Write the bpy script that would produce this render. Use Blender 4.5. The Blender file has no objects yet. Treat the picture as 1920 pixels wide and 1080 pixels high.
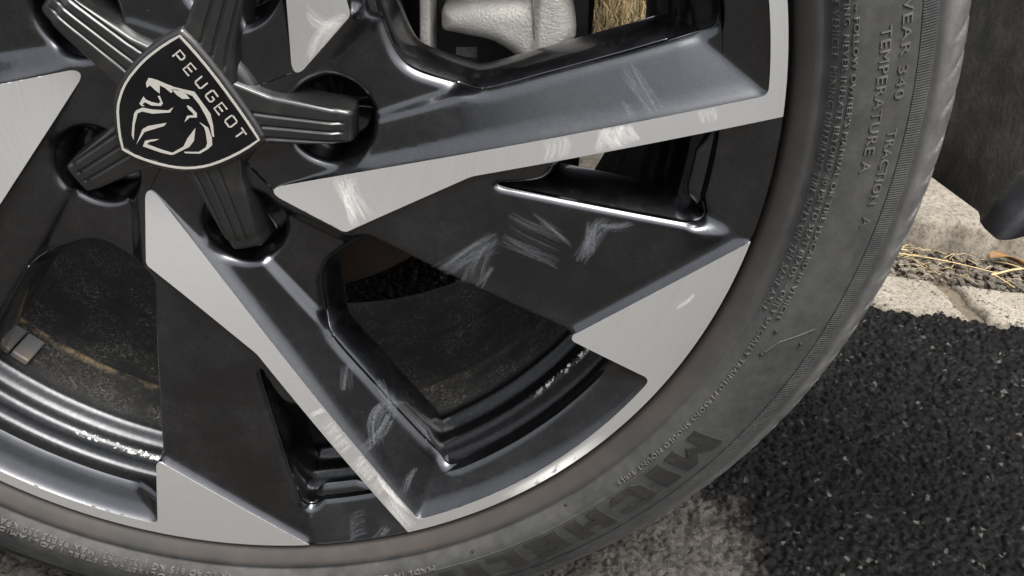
import bpy, bmesh, math, random
import numpy as np
from mathutils import Vector, Matrix
from mathutils.geometry import delaunay_2d_cdt

SC = bpy.context.scene
COL = SC.collection
rng = np.random.default_rng(7)
random.seed(7)
ZC = 0.309                      # height of the wheel centre above the road

# ------------------------------------------------------------------ camera
cam = bpy.data.cameras.new('camera')
cam.sensor_width = 36.0
cam.lens = 1689.0 / 1920.0 * 36.0
cam.clip_start = 0.01
cam.clip_end = 500.0
cam_ob = bpy.data.objects.new('camera', cam)
COL.objects.link(cam_ob)
_r = Vector((0.99747953, 0.04671415, 0.05340759))
_u = Vector((-0.06975056, 0.50747417, 0.85883923))
_f = Vector((-0.01301697, 0.86039977, -0.50945343))
cam_ob.matrix_world = Matrix(((_r.x, _u.x, -_f.x, 0.145897), (_r.y, _u.y, -_f.y, -0.348173),
                              (_r.z, _u.z, -_f.z, 0.136806 + ZC), (0, 0, 0, 1)))
SC.camera = cam_ob

# ------------------------------------------------------------------ sky and sun
SUN_AZ, SUN_EL = math.radians(135.0), math.radians(66.0)     # azimuth clockwise from +Y
sun_dir = Vector((math.sin(SUN_AZ) * math.cos(SUN_EL), math.cos(SUN_AZ) * math.cos(SUN_EL), math.sin(SUN_EL)))
world = bpy.data.worlds.new('World')
SC.world = world
world.use_nodes = True
wn, wl = world.node_tree.nodes, world.node_tree.links
sky = wn.new('ShaderNodeTexSky')
sky.sky_type = 'NISHITA'
sky.sun_disc = False
sky.sun_elevation = SUN_EL
sky.sun_rotation = SUN_AZ
sky.air_density = 1.0
sky.dust_density = 7.0
sky.ozone_density = 1.0
hsv = wn.new('ShaderNodeHueSaturation')
hsv.inputs['Saturation'].default_value = 0.22
wl.new(sky.outputs[0], hsv.inputs['Color'])
wl.new(hsv.outputs[0], wn['Background'].inputs['Color'])
wn['Background'].inputs['Strength'].default_value = 0.15
sun = bpy.data.lights.new('sun', 'SUN')
sun.energy = 1.5
sun.angle = math.radians(38.0)
sun.color = (1.0, 0.95, 0.88)
sun_ob = bpy.data.objects.new('sun', sun)
COL.objects.link(sun_ob)
sun_ob.rotation_euler = sun_dir.to_track_quat('Z', 'Y').to_euler()
sun_ob.location = (1.5, -1.5, 2.5)
SC.cycles.max_bounces = 7
SC.cycles.transparent_max_bounces = 48
SC.cycles.diffuse_bounces = 3
SC.cycles.glossy_bounces = 4
SC.view_settings.view_transform = 'Standard'
SC.view_settings.look = 'None'
SC.view_settings.gamma = 1.0
SC.view_settings.exposure = 1.2

# ------------------------------------------------------------------ small helpers
def tag(o, label=None, cat=None, group=None, kind=None):
    for k, v in (('label', label), ('category', cat), ('group', group), ('kind', kind)):
        if v:
            o[k] = v
    return o

def link(name, me, mat=None, parent=None, mw=None):
    o = bpy.data.objects.new(name, me)
    COL.objects.link(o)
    if me is not None and mat is not None:
        ms = mat if isinstance(mat, (list, tuple)) else [mat]
        if not me.materials:
            for m in ms:
                me.materials.append(m)
    if parent:
        o.parent = parent
    if mw is not None:
        o.matrix_basis = mw
    return o

def mesh(name, v, f, smooth=True, mi=None):
    me = bpy.data.meshes.new(name)
    me.from_pydata([tuple(map(float, p)) for p in v], [], [tuple(map(int, q)) for q in f])
    if smooth:
        me.polygons.foreach_set('use_smooth', [True] * len(me.polygons))
    if mi is not None:
        me.polygons.foreach_set('material_index', list(map(int, mi)))
    me.update()
    return me

def bevel_box(sx, sy, sz, b=0.002, seg=2):
    bm = bmesh.new()
    bmesh.ops.create_cube(bm, size=1.0)
    bmesh.ops.scale(bm, vec=(sx, sy, sz), verts=bm.verts)
    bmesh.ops.bevel(bm, geom=bm.edges[:], offset=b, segments=seg, affect='EDGES', profile=0.5)
    return bm

def bm_mesh(name, bm, smooth=False):
    me = bpy.data.meshes.new(name)
    bm.to_mesh(me)
    bm.free()
    if smooth:
        me.polygons.foreach_set('use_smooth', [True] * len(me.polygons))
    return me

def ryw(deg):
    return Matrix.Rotation(math.radians(deg), 4, 'Y')

# ---- plane geometry in the wheel plane: (u, v) with v pointing down, millimetres
def pt(r, deg):
    a = math.radians(deg)
    return np.array((r * math.cos(a), r * math.sin(a)))

def rot72(P, k):
    a = math.radians(72 * k)
    c, s = math.cos(a), math.sin(a)
    P = np.asarray(P, float)
    return np.stack((P[..., 0] * c - P[..., 1] * s, P[..., 0] * s + P[..., 1] * c), -1)

def rounded(p0, p, p1, rad, n=7):
    p0, p, p1 = map(np.asarray, (p0, p, p1))
    d0, d1 = p0 - p, p1 - p
    l0, l1 = np.linalg.norm(d0), np.linalg.norm(d1)
    d0, d1 = d0 / l0, d1 / l1
    ang = math.acos(max(-1, min(1, float(d0 @ d1))))
    t = min(rad / math.tan(ang / 2), l0 * 0.45, l1 * 0.45)
    a, b = p + d0 * t, p + d1 * t
    out = []
    for i in range(n):
        s = i / (n - 1)
        out.append((1 - s) ** 2 * a + 2 * s * (1 - s) * (p * 0.75 + (a + b) * 0.125) + s * s * b)
    return out

def arc(r, d0, d1, n):
    return [pt(r, d0 + (d1 - d0) * i / (n - 1)) for i in range(n)]

def resample(P, step):
    P = np.asarray(P, float)
    out = [P[0]]
    for a, b in zip(P[:-1], P[1:]):
        L = np.linalg.norm(b - a)
        n = max(1, int(round(L / step)))
        for i in range(1, n + 1):
            out.append(a + (b - a) * i / n)
    return np.array(out)

def dedupe(P, eps=0.05):
    P = np.asarray(P, float)
    keep = [P[0]]
    for q in P[1:]:
        if np.linalg.norm(q - keep[-1]) > eps:
            keep.append(q)
    if np.linalg.norm(keep[0] - keep[-1]) < eps:
        keep.pop()
    return np.array(keep)

def seg_dist(P, line, chunk=4000):
    """distance from points to an open polyline"""
    line = np.asarray(line, float)
    a, d = line[:-1], line[1:] - line[:-1]
    L2 = (d ** 2).sum(1) + 1e-12
    out = np.empty(len(P))
    for i in range(0, len(P), chunk):
        q = P[i:i + chunk, None, :] - a[None]
        t = np.clip((q * d[None]).sum(2) / L2, 0, 1)
        e = q - t[..., None] * d[None]
        out[i:i + chunk] = np.sqrt((e ** 2).sum(2).min(1))
    return out

def inside(P, poly, chunk=4000):
    poly = np.asarray(poly, float)
    x0, y0 = poly[:, 0], poly[:, 1]
    x1, y1 = np.roll(x0, -1), np.roll(y0, -1)
    out = np.empty(len(P), bool)
    dy = np.where(np.abs(y1 - y0) < 1e-12, 1e-12, y1 - y0)
    for i in range(0, len(P), chunk):
        px, py = P[i:i + chunk, 0:1], P[i:i + chunk, 1:2]
        c = (y0 > py) != (y1 > py)
        xi = x0 + (py - y0) * (x1 - x0) / dy
        out[i:i + chunk] = (np.sum(c & (px < xi), 1) % 2) == 1
    return out

def closed(P):
    return np.vstack((P, P[:1]))

def fill(outer, holes, step, rows=(), extra_pts=None):
    """triangulate a region; boundary points first (outer then holes), then rows near edges, then a grid"""
    loops = [np.asarray(outer)] + [np.asarray(h) for h in holes]
    bnd = np.vstack(loops)
    edges, o = [], 0
    for L in loops:
        n = len(L)
        edges += [(o + i, o + (i + 1) % n) for i in range(n)]
        o += n
    lo, hi = loops[0].min(0), loops[0].max(0)
    gx = np.arange(lo[0], hi[0], step)
    gy = np.arange(lo[1], hi[1], step * 0.866)
    G = np.array([(x + (j % 2) * step / 2, y) for j, y in enumerate(gy) for x in gx])
    G = G + rng.uniform(-0.12, 0.12, G.shape) * step
    def ok(Q, m):
        k = inside(Q, loops[0])
        for h in loops[1:]:
            k &= ~inside(Q, h)
        Q = Q[k]
        d = np.min([seg_dist(Q, closed(L)) for L in loops], axis=0)
        return Q[d > m]
    G = ok(G, step * 0.5)
    extra = []
    if rows:
        for L in loops:
            C = closed(L)
            t = np.roll(L, -1, 0) - np.roll(L, 1, 0)
            t /= np.linalg.norm(t, axis=1)[:, None] + 1e-9
            nrm = np.stack((-t[:, 1], t[:, 0]), 1)
            for d in rows:
                for s in (1, -1):
                    Q = ok(L + nrm * d * s, d * 0.85)
                    extra.append(Q)
        if extra_pts is not None:
            extra.insert(0, ok(np.asarray(extra_pts), 0.5))
        E = np.vstack(extra)
        # thin rows against the grid
        if len(E):
            cell = {}
            keepE = []
            for q in E:
                k = (int(q[0] / 0.28), int(q[1] / 0.28))
                if k in cell:
                    continue
                cell[k] = 1
                keepE.append(q)
            E = np.array(keepE)
            big = {}
            for q in E:
                big[(int(q[0] // step), int(q[1] // step))] = 1
            G = np.array([q for q in G if (int(q[0] // step), int(q[1] // step)) not in big])
        pts = np.vstack((bnd, E, G))
    else:
        pts = np.vstack((bnd, G))
    res = delaunay_2d_cdt([Vector(map(float, p)) for p in pts], edges, [], 0, 1e-5)
    V = np.array([tuple(v) for v in res[0]])
    T = np.array([tuple(f) for f in res[2] if len(f) == 3])
    orig = {}
    for i, src in enumerate(res[3]):
        for s in src:
            orig[s] = i
    c = V[T].mean(1)
    k = inside(c, loops[0])
    for h in loops[1:]:
        k &= ~inside(c, h)
    T = T[k]
    bidx, o = [], 0
    for L in loops:
        bidx.append(np.array([orig[o + i] for i in range(len(L))]))
        o += len(L)
    return V, T, bidx

def orient(V, T, sign):
    a, b, c = V[T[:, 0]], V[T[:, 1]], V[T[:, 2]]
    ar = (b[:, 0] - a[:, 0]) * (c[:, 1] - a[:, 1]) - (b[:, 1] - a[:, 1]) * (c[:, 0] - a[:, 0])
    fl = (ar * sign) < 0
    T = T.copy()
    T[fl] = T[fl][:, ::-1]
    return T

def chaikin(P, n=2):
    P = np.asarray(P, float)
    for _ in range(n):
        q = P[:-1] * 0.75 + P[1:] * 0.25
        r = P[:-1] * 0.25 + P[1:] * 0.75
        m = np.empty((2 * len(q), P.shape[1]))
        m[0::2], m[1::2] = q, r
        P = np.vstack((P[:1], m, P[-1:]))
    return P

def revolve(profile, n=360, a0=0, a1=360):
    """profile (r, y) in mm -> verts around local Y, faces"""
    full = abs(a1 - a0 - 360) < 1e-6
    m = n if full else n + 1
    th = np.radians(a0 + (a1 - a0) * np.arange(m) / n)
    P = np.asarray(profile, float) / 1000
    V = np.array([(r * math.cos(t), y, -r * math.sin(t)) for t in th for r, y in P])
    k = len(P)
    F = []
    for i in range(n):
        j = (i + 1) % m
        for q in range(k - 1):
            F.append((i * k + q, i * k + q + 1, j * k + q + 1, j * k + q))
    return V, F

# ------------------------------------------------------------------ materials
def mat(name):
    m = bpy.data.materials.new(name)
    m.use_nodes = True
    nt = m.node_tree
    return m, nt, nt.nodes['Principled BSDF']

class N:
    """tiny node helper"""
    def __init__(s, nt):
        s.nt = nt
    def new(s, t, **kw):
        n = s.nt.nodes.new(t)
        for k, v in kw.items():
            if k.startswith('i_'):
                n.inputs[k[2:].replace('_', ' ')].default_value = v
            else:
                setattr(n, k, v)
        return n
    def l(s, a, b):
        s.nt.links.new(a, b)
    def coord(s, scale=(1, 1, 1), rot=(0, 0, 0), loc=(0, 0, 0)):
        tc = s.new('ShaderNodeTexCoord')
        mp = s.new('ShaderNodeMapping')
        mp.inputs['Scale'].default_value = scale
        mp.inputs['Rotation'].default_value = rot
        mp.inputs['Location'].default_value = loc
        s.l(tc.outputs['Object'], mp.inputs[0])
        return mp.outputs[0]
    def noise(s, co, scale, detail=4, rough=0.6, dist=0.0):
        n = s.new('ShaderNodeTexNoise')
        n.inputs['Scale'].default_value = scale
        n.inputs['Detail'].default_value = detail
        n.inputs['Roughness'].default_value = rough
        n.inputs['Distortion'].default_value = dist
        if co is not None:
            s.l(co, n.inputs['Vector'])
        return n.outputs['Fac']
    def voro(s, co, scale, feature='F1', out='Distance'):
        n = s.new('ShaderNodeTexVoronoi')
        n.feature = feature
        n.inputs['Scale'].default_value = scale
        s.l(co, n.inputs['Vector'])
        return n.outputs[out]
    def ramp(s, fac, stops):
        n = s.new('ShaderNodeValToRGB')
        e = n.color_ramp.elements
        while len(e) < len(stops):
            e.new(0.5)
        for el, (p, c) in zip(e, stops):
            el.position = p
            el.color = (c, c, c, 1) if isinstance(c, (int, float)) else (*c, 1)
        s.l(fac, n.inputs[0])
        return n.outputs[0]
    def mix(s, fac, a, b):
        n = s.new('ShaderNodeMix', data_type='RGBA')
        for sock, v in ((n.inputs[0], fac), (n.inputs[6], a), (n.inputs[7], b)):
            if hasattr(v, 'links'):
                s.l(v, sock)
            elif isinstance(v, (int, float)):
                sock.default_value = v if sock == n.inputs[0] else (v, v, v, 1)
            else:
                sock.default_value = (*v, 1)
        return n.outputs[2]
    def math(s, op, a, b=0.0, c=0.0, clamp=False):
        n = s.new('ShaderNodeMath', operation=op)
        n.use_clamp = clamp
        for sock, v in zip(n.inputs, (a, b, c)):
            if hasattr(v, 'links'):
                s.l(v, sock)
            else:
                sock.default_value = v
        return n.outputs[0]
    def bump(s, h, dist, strength=1.0, nrm=None):
        n = s.new('ShaderNodeBump')
        n.inputs['Strength'].default_value = strength
        n.inputs['Distance'].default_value = dist
        s.l(h, n.inputs['Height'])
        if nrm is not None:
            s.l(nrm, n.inputs['Normal'])
        return n.outputs[0]
    def radial(s, co):
        """radius in the XZ plane and angle"""
        x = s.new('ShaderNodeSeparateXYZ')
        s.l(co, x.inputs[0])
        r = s.math('SQRT', s.math('ADD', s.math('MULTIPLY', x.outputs[0], x.outputs[0]), s.math('MULTIPLY', x.outputs[2], x.outputs[2])))
        a = s.math('ARCTAN2', x.outputs[2], x.outputs[0])
        return r, a, x.outputs
BORDER=[(4.63, -32.41), (7.29, -28.67), (9.92, -24.66), (12.98, -19.71), (16.0, -14.34), (19.02, -8.66), (22.03, -2.65), (24.41, 2.25), (26.34, 6.51), (28.68, 11.97), (24.12, 14.83), (19.26, 17.44), (14.45, 19.62), (9.67, 21.49), (5.62, 22.79), (1.65, 23.63), (-2.25, 24.08), (-6.06, 24.13), (-9.77, 23.72), (-13.4, 22.98), (-16.97, 22.04), (-20.48, 20.84), (-23.63, 19.51), (-26.74, 18.06), (-31.18, 15.01), (-30.99, 9.82), (-30.3, 4.72), (-29.04, -1.55), (-27.87, -4.94), (-26.46, -7.68), (-24.58, -10.82), (-22.42, -13.67), (-19.88, -16.43), (-17.11, -18.92), (-14.18, -21.45), (-11.08, -23.78), (-7.53, -26.07), (-4.06, -28.12), (0.34, -30.42)]
LION=[[(-12.19, -15.81), (-9.11, -14.89), (-5.89, -13.24), (-2.35, -11.64), (1.33, -10.57), (5.61, -9.43), (7.77, -4.97), (10.3, 0.16), (10.36, 5.06), (9.74, 10.25), (8.96, 10.11), (9.06, 5.34), (8.14, 1.11), (6.49, -3.9), (4.33, -7.82), (1.04, -9.3), (-2.57, -10.67), (-4.32, -9.2), (-6.33, -11.44), (-8.35, -12.58), (-9.2, -9.08), (-10.99, -10.95), (-12.37, -12.68), (-14.0, -11.76), (-13.86, -13.75)], [(-3.76, -10.76), (-1.66, -10.71), (1.65, -8.8), (2.97, -6.63), (-0.18, -6.65), (-2.2, -8.41)], [(-18.89, -5.03), (-16.41, -8.04), (-15.72, -6.67), (-13.56, -5.51), (-10.68, -4.82), (-9.66, -5.72), (-10.32, -8.01), (-9.43, -8.17), (-8.86, -4.78), (-10.01, -3.82), (-13.92, -4.1), (-16.3, -5.58), (-17.87, -4.69), (-17.01, -3.99), (-18.06, -3.95)], [(-21.21, -1.98), (-18.11, -3.27), (-14.06, -2.3), (-7.44, -1.77), (-4.79, -3.13), (-6.73, -0.88), (-14.49, -0.57), (-18.53, -1.67), (-20.69, -0.91), (-23.33, 4.25), (-25.46, 10.73), (-25.73, 8.66), (-24.09, 3.6), (-22.27, -0.76)], [(-24.9, 12.94), (-20.39, 6.1), (-17.7, 4.83), (-9.36, 3.64), (-10.8, 4.99), (-17.56, 6.74), (-19.85, 7.39)], [(-22.16, 13.78), (-20.6, 11.35), (-17.99, 10.9), (-14.38, 10.72), (-16.12, 11.46), (-18.73, 11.85), (-20.25, 12.91), (-14.15, 15.65), (-10.08, 17.05), (-4.55, 14.31), (-1.8, 10.5), (2.54, 6.14), (0.63, 11.84), (-1.96, 14.5), (-9.64, 17.85), (-10.93, 17.95), (-15.06, 16.81)], [(1.11, -3.79), (2.62, -2.94), (4.58, -0.23), (4.17, 1.58), (1.12, 1.5), (-1.62, 3.51), (0.19, 0.73), (3.04, 0.61), (2.9, -0.39), (1.36, -2.23)], [(4.91, 3.79), (8.06, 6.27), (8.64, 10.74), (8.08, 13.95), (5.9, 15.65), (2.02, 17.65), (-4.38, 17.37), (-4.85, 16.71), (1.5, 16.92), (5.06, 14.91), (6.18, 12.93), (6.54, 8.14), (6.35, 5.91)]]
LETTERS=[('P', (2.52, -24.16), (0.9, 1.5), (1.99, -1.33)), ('E', (5.74, -18.78), (0.94, 1.51), (1.99, -1.37)), ('U', (9.29, -13.26), (0.92, 1.56), (2.01, -1.36)), ('G', (12.42, -7.43), (0.84, 1.65), (2.07, -1.28)), ('E', (15.07, -1.89), (0.88, 1.64), (2.06, -1.34)), ('O', (18.33, 3.61), (0.9, 1.67), (2.07, -1.37)), ('T', (21.07, 9.24), (0.84, 1.73), (2.11, -1.32))]
CALIPER=[(0.1011, 0.0371), (0.1015, 0.0385), (0.1027, 0.0399), (0.1056, 0.0408), (0.1137, 0.0432), (0.1264, 0.0446), (0.1362, 0.0451), (0.1387, 0.0469), (0.1375, 0.0524), (0.126, 0.0533), (0.1134, 0.0536), (0.1124, 0.0671), (0.1417, 0.0742), (0.156, 0.0698), (0.1581, 0.0537), (0.1577, 0.047), (0.1593, 0.042), (0.1608, 0.0364), (0.161, 0.032), (0.1584, 0.0268), (0.1585, 0.0215), (0.1587, 0.0142), (0.1459, 0.0133), (0.1402, 0.013), (0.1385, 0.0165), (0.1359, 0.0194), (0.1328, 0.0222), (0.1294, 0.0242), (0.1255, 0.026), (0.1213, 0.027), (0.1142, 0.0277), (0.1076, 0.0285), (0.1035, 0.0288), (0.1018, 0.0296), (0.1012, 0.031)]
CALSTRIP=[(0.0916, 0.0666), (0.0963, 0.0669), (0.097, 0.0106), (0.0921, 0.0103)]
PADBACK=[(0.0819, 0.0706), (0.1646, 0.0756), (0.1699, -0.0043), (0.0839, -0.0103)]
BAR=[[(0.1058, 0.0154), (0.1157, 0.0161), (0.1159, 0.0113), (0.1059, 0.0106)], [(0.1059, 0.0099), (0.1159, 0.0106), (0.1159, 0.0102), (0.1059, 0.0095)], [(0.1059, 0.009), (0.116, 0.0096), (0.116, 0.0093), (0.1059, 0.0086)], [(0.1059, 0.0081), (0.116, 0.0087), (0.116, 0.0085), (0.1059, 0.0078)], [(0.106, 0.0074), (0.116, 0.0081), (0.116, 0.0069), (0.106, 0.0063)], [(0.106, 0.0053), (0.1161, 0.006), (0.1161, 0.0056), (0.106, 0.0049)], [(0.106, 0.0044), (0.1161, 0.0051), (0.1161, 0.0039), (0.106, 0.0032)], [(0.1061, 0.0027), (0.1162, 0.0034), (0.1162, 0.0032), (0.1061, 0.0025)], [(0.1061, 0.0021), (0.1162, 0.0028), (0.1162, 0.0021), (0.1061, 0.0014)]]
DIGITS=[(0.0969, 0.0136), (0.0969, 0.0108), (0.0969, 0.0084), (0.097, 0.0062)]
CRACK=[(0.1404, 0.0476), (0.141, 0.0437), (0.1418, 0.0397), (0.1422, 0.0346), (0.1431, 0.0294), (0.1441, 0.0241), (0.145, 0.0188), (0.1454, 0.0158)]
SCRATCH=[([(134.1, 46.7), (141.42, 51.66), (150.67, 56.14), (158.1, 60.46)], (-4.63, 16.42), 13, 2.17, 'p'), ([(143.85, 48.56), (153.01, 56.11), (158.78, 62.54)], (3.21, 4.63), 5, 1.3, 'p'), ([(126.51, 58.15), (117.1, 63.6), (106.86, 71.56), (96.87, 79.65)], (3.11, 4.76), 16, 3.48, 'p'), ([(120.73, 63.25), (115.5, 70.0), (110.83, 78.2), (108.9, 85.08)], (9.43, -1.87), 9, 2.61, 'p'), ([(173.87, 49.49), (168.14, 54.65), (165.11, 62.47), (160.37, 70.47)], (6.1, 2.57), 15, 3.04, 'p'), ([(172.04, 50.78), (171.17, 58.5), (171.69, 67.68)], (-5.12, 2.13), 9, 3.04, 'p'), ([(122.59, 73.85), (118.63, 79.36), (114.61, 84.94)], (3.32, 2.1), 6, 1.74, 'p'), ([(185.33, 50.72), (178.51, 53.29), (171.6, 52.82)], (2.36, 3.59), 7, 2.61, 'p'), ([(71.61, 154.72), (60.09, 155.52), (54.12, 164.73), (54.79, 178.15)], (6.95, 1.9), 14, 2.61, 'p'), ([(70.35, 148.34), (71.94, 159.58), (65.09, 172.95), (55.87, 180.88)], (-4.85, -1.3), 12, 2.17, 'p'), ([(61.23, 143.51), (63.7, 150.75), (65.58, 158.79)], (4.13, -3.24), 8, 2.17, 'p'), ([(45.69, 132.45), (44.55, 141.68), (44.23, 146.37)], (5.25, 1.19), 5, 2.17, 'p'), ([(74.95, 197.26), (71.6, 202.73), (68.58, 210.12)], (4.1, -1.5), 6, 2.17, 'p'), ([(48.28, 223.32), (42.27, 224.91), (38.3, 228.43)], (-0.08, 14.19), 14, 1.74, 'p'), ([(57.12, 232.22), (53.68, 236.61), (50.95, 239.84)], (4.61, 0.77), 7, 1.3, 'p'), ([(186.36, -15.82), (190.37, -8.62), (194.4, -2.62), (197.62, 3.23)], (-5.46, 2.61), 11, 2.61, 'p'), ([(180.93, -1.31), (182.5, 2.06), (184.3, 5.47)], (3.9, 1.39), 6, 1.74, 'p'), ([(183.17, 4.47), (185.43, 9.69), (188.56, 13.6)], (-11.14, 5.02), 26, 2.61, 'm'), ([(173.35, 7.37), (171.24, 13.55), (170.4, 18.91)], (9.93, -2.28), 16, 2.17, 'm'), ([(148.46, 13.64), (149.22, 19.02), (147.32, 24.01)], (11.1, -3.36), 9, 2.17, 'm'), ([(55.47, 33.05), (57.53, 39.9), (60.61, 46.81), (63.4, 52.3)], (8.98, -1.29), 14, 3.48, 'm'), ([(63.67, 31.79), (59.5, 39.84), (59.96, 48.09), (60.78, 55.7)], (3.95, -0.12), 9, 3.48, 'm'), ([(30.27, 153.9), (37.48, 150.68), (45.9, 148.08)], (-3.31, 4.47), 6, 2.17, 'm'), ([(33.03, 163.55), (39.77, 157.99), (48.52, 153.1)], (8.24, 17.03), 16, 2.17, 'm'), ([(43.29, 190.52), (53.09, 178.69), (59.47, 175.91)], (11.98, 22.3), 26, 2.61, 'm'), ([(57.84, 190.38), (59.64, 199.24), (66.56, 208.27)], (8.61, 14.59), 20, 3.04, 'm'), ([(65.34, 206.45), (69.0, 217.59), (75.9, 229.07)], (-4.4, 3.84), 14, 2.61, 'm'), ([(70.28, -39.39), (60.55, -34.07), (54.68, -26.4), (52.33, -19.68)], (4.41, 3.51), 12, 3.48, 'm'), ([(56.32, -41.54), (59.32, -37.28), (65.18, -35.15), (70.79, -35.58)], (-0.84, 5.18), 9, 3.48, 'm'), ([(-68.37, -5.2), (-66.38, -7.41), (-64.26, -10.06)], (0.86, 1.48), 1, 0.87, 'm'), ([(209.18, -0.15), (211.48, 3.2), (212.99, 7.02)], (6.21, -1.23), 6, 1.3, 'm'), ([(206.42, 93.16), (212.12, 88.99), (214.28, 85.68)], (1.01, 1.12), 3, 0.87, 'm')]

def make_paint():
    m, nt, b = mat('dark_grey_gloss_paint')
    n = N(nt)
    tc = n.new('ShaderNodeTexCoord')
    tc.object = RIM
    co = tc.outputs['Object']
    flake = n.noise(co, 2600, 1, 0.5)
    c = n.mix(n.ramp(flake, [(0.4, 0), (0.75, 1)]), (0.046, 0.0485, 0.054), (0.066, 0.070, 0.079))
    big = n.noise(co, 34, 6, 0.7)
    fine = n.noise(co, 420, 5, 0.75)
    dust = n.math('MULTIPLY', n.ramp(big, [(0.42, 0), (0.78, 1)]), n.ramp(fine, [(0.35, 0.15), (0.7, 1)]))
    spk = n.ramp(n.voro(co, 130), [(0.0, 1), (0.045, 0)])
    spk2 = n.math('MULTIPLY', spk, n.ramp(n.noise(co, 60, 2), [(0.44, 0), (0.56, 1)]))
    d = n.math('MAXIMUM', n.math('MULTIPLY', dust, 0.22), n.math('MULTIPLY', spk2, 0.9))
    c = n.mix(d, c, (0.15, 0.14, 0.125))
    n.l(c, b.inputs['Base Color'])
    n.l(n.math('SUBTRACT', 1.0, d, clamp=True), b.inputs['Metallic'])
    rr = n.math('ADD', 0.28, n.math('MULTIPLY', d, 0.6))
    n.l(rr, b.inputs['Roughness'])
    b.inputs['Coat Weight'].default_value = 1.0
    n.l(n.math('ADD', 0.065, n.math('MULTIPLY', d, 0.55)), b.inputs['Coat Roughness'])
    n.l(n.bump(n.noise(co, 900, 3, 0.6), 0.0001, 0.06), b.inputs['Coat Normal'])
    return m

def make_machined():
    m, nt, b = mat('turned_bare_aluminium')
    n = N(nt)
    tc = n.new('ShaderNodeTexCoord')
    tc.object = RIM
    co = tc.outputs['Object']
    r, a, _ = n.radial(co)
    cb = n.new('ShaderNodeCombineXYZ')
    n.l(n.math('MULTIPLY', r, 2600), cb.inputs[0])
    n.l(n.math('MULTIPLY', a, 1.2), cb.inputs[1])
    rings = n.noise(cb.outputs[0], 1.0, 2, 0.5)
    blotch = n.noise(co, 22, 4, 0.6)
    c = n.mix(n.ramp(rings, [(0.3, 0), (0.7, 1)]), (0.65, 0.65, 0.645), (0.71, 0.71, 0.705))
    c = n.mix(n.ramp(blotch, [(0.35, 0), (0.75, 0.35)]), c, (0.53, 0.527, 0.518))
    pit = n.math('MULTIPLY', n.ramp(n.voro(co, 120), [(0.0, 1), (0.03, 0)]), n.ramp(n.noise(co, 45, 2), [(0.5, 0), (0.6, 1)]))
    c = n.mix(n.math('MULTIPLY', pit, 0.5), c, (0.85, 0.84, 0.80))
    # kerb damage on the lip: bare bright metal
    tch = n.noise(co, 130, 5, 0.7)
    ang = n.math('MULTIPLY', n.math('SUBTRACT', 1.0, n.math('MULTIPLY', n.math('ABSOLUTE', n.math('ADD', a, 0.90)), 7.0), clamp=True), 1.0)
    edge = n.math('MULTIPLY', n.math('SUBTRACT', r, 0.2392), 400.0, clamp=True)
    ker = n.math('MULTIPLY', n.math('MULTIPLY', ang, edge), n.ramp(tch, [(0.36, 0), (0.42, 1)]), clamp=True)
    c = n.mix(ker, c, (0.93, 0.92, 0.88))
    n.l(c, b.inputs['Base Color'])
    n.l(n.math('SUBTRACT', 0.82, n.math('MULTIPLY', ker, 0.7)), b.inputs['Metallic'])
    n.l(n.math('ADD', 0.40, n.math('MULTIPLY', blotch, 0.14)), b.inputs['Roughness'])
    h = n.math('ADD', rings, n.math('MULTIPLY', ker, n.math('MULTIPLY', tch, 12.0)))
    n.l(n.bump(h, 0.00005, 0.35), b.inputs['Normal'])
    b.inputs['Coat Weight'].default_value = 0.4
    b.inputs['Coat Roughness'].default_value = 0.25
    return m

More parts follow.
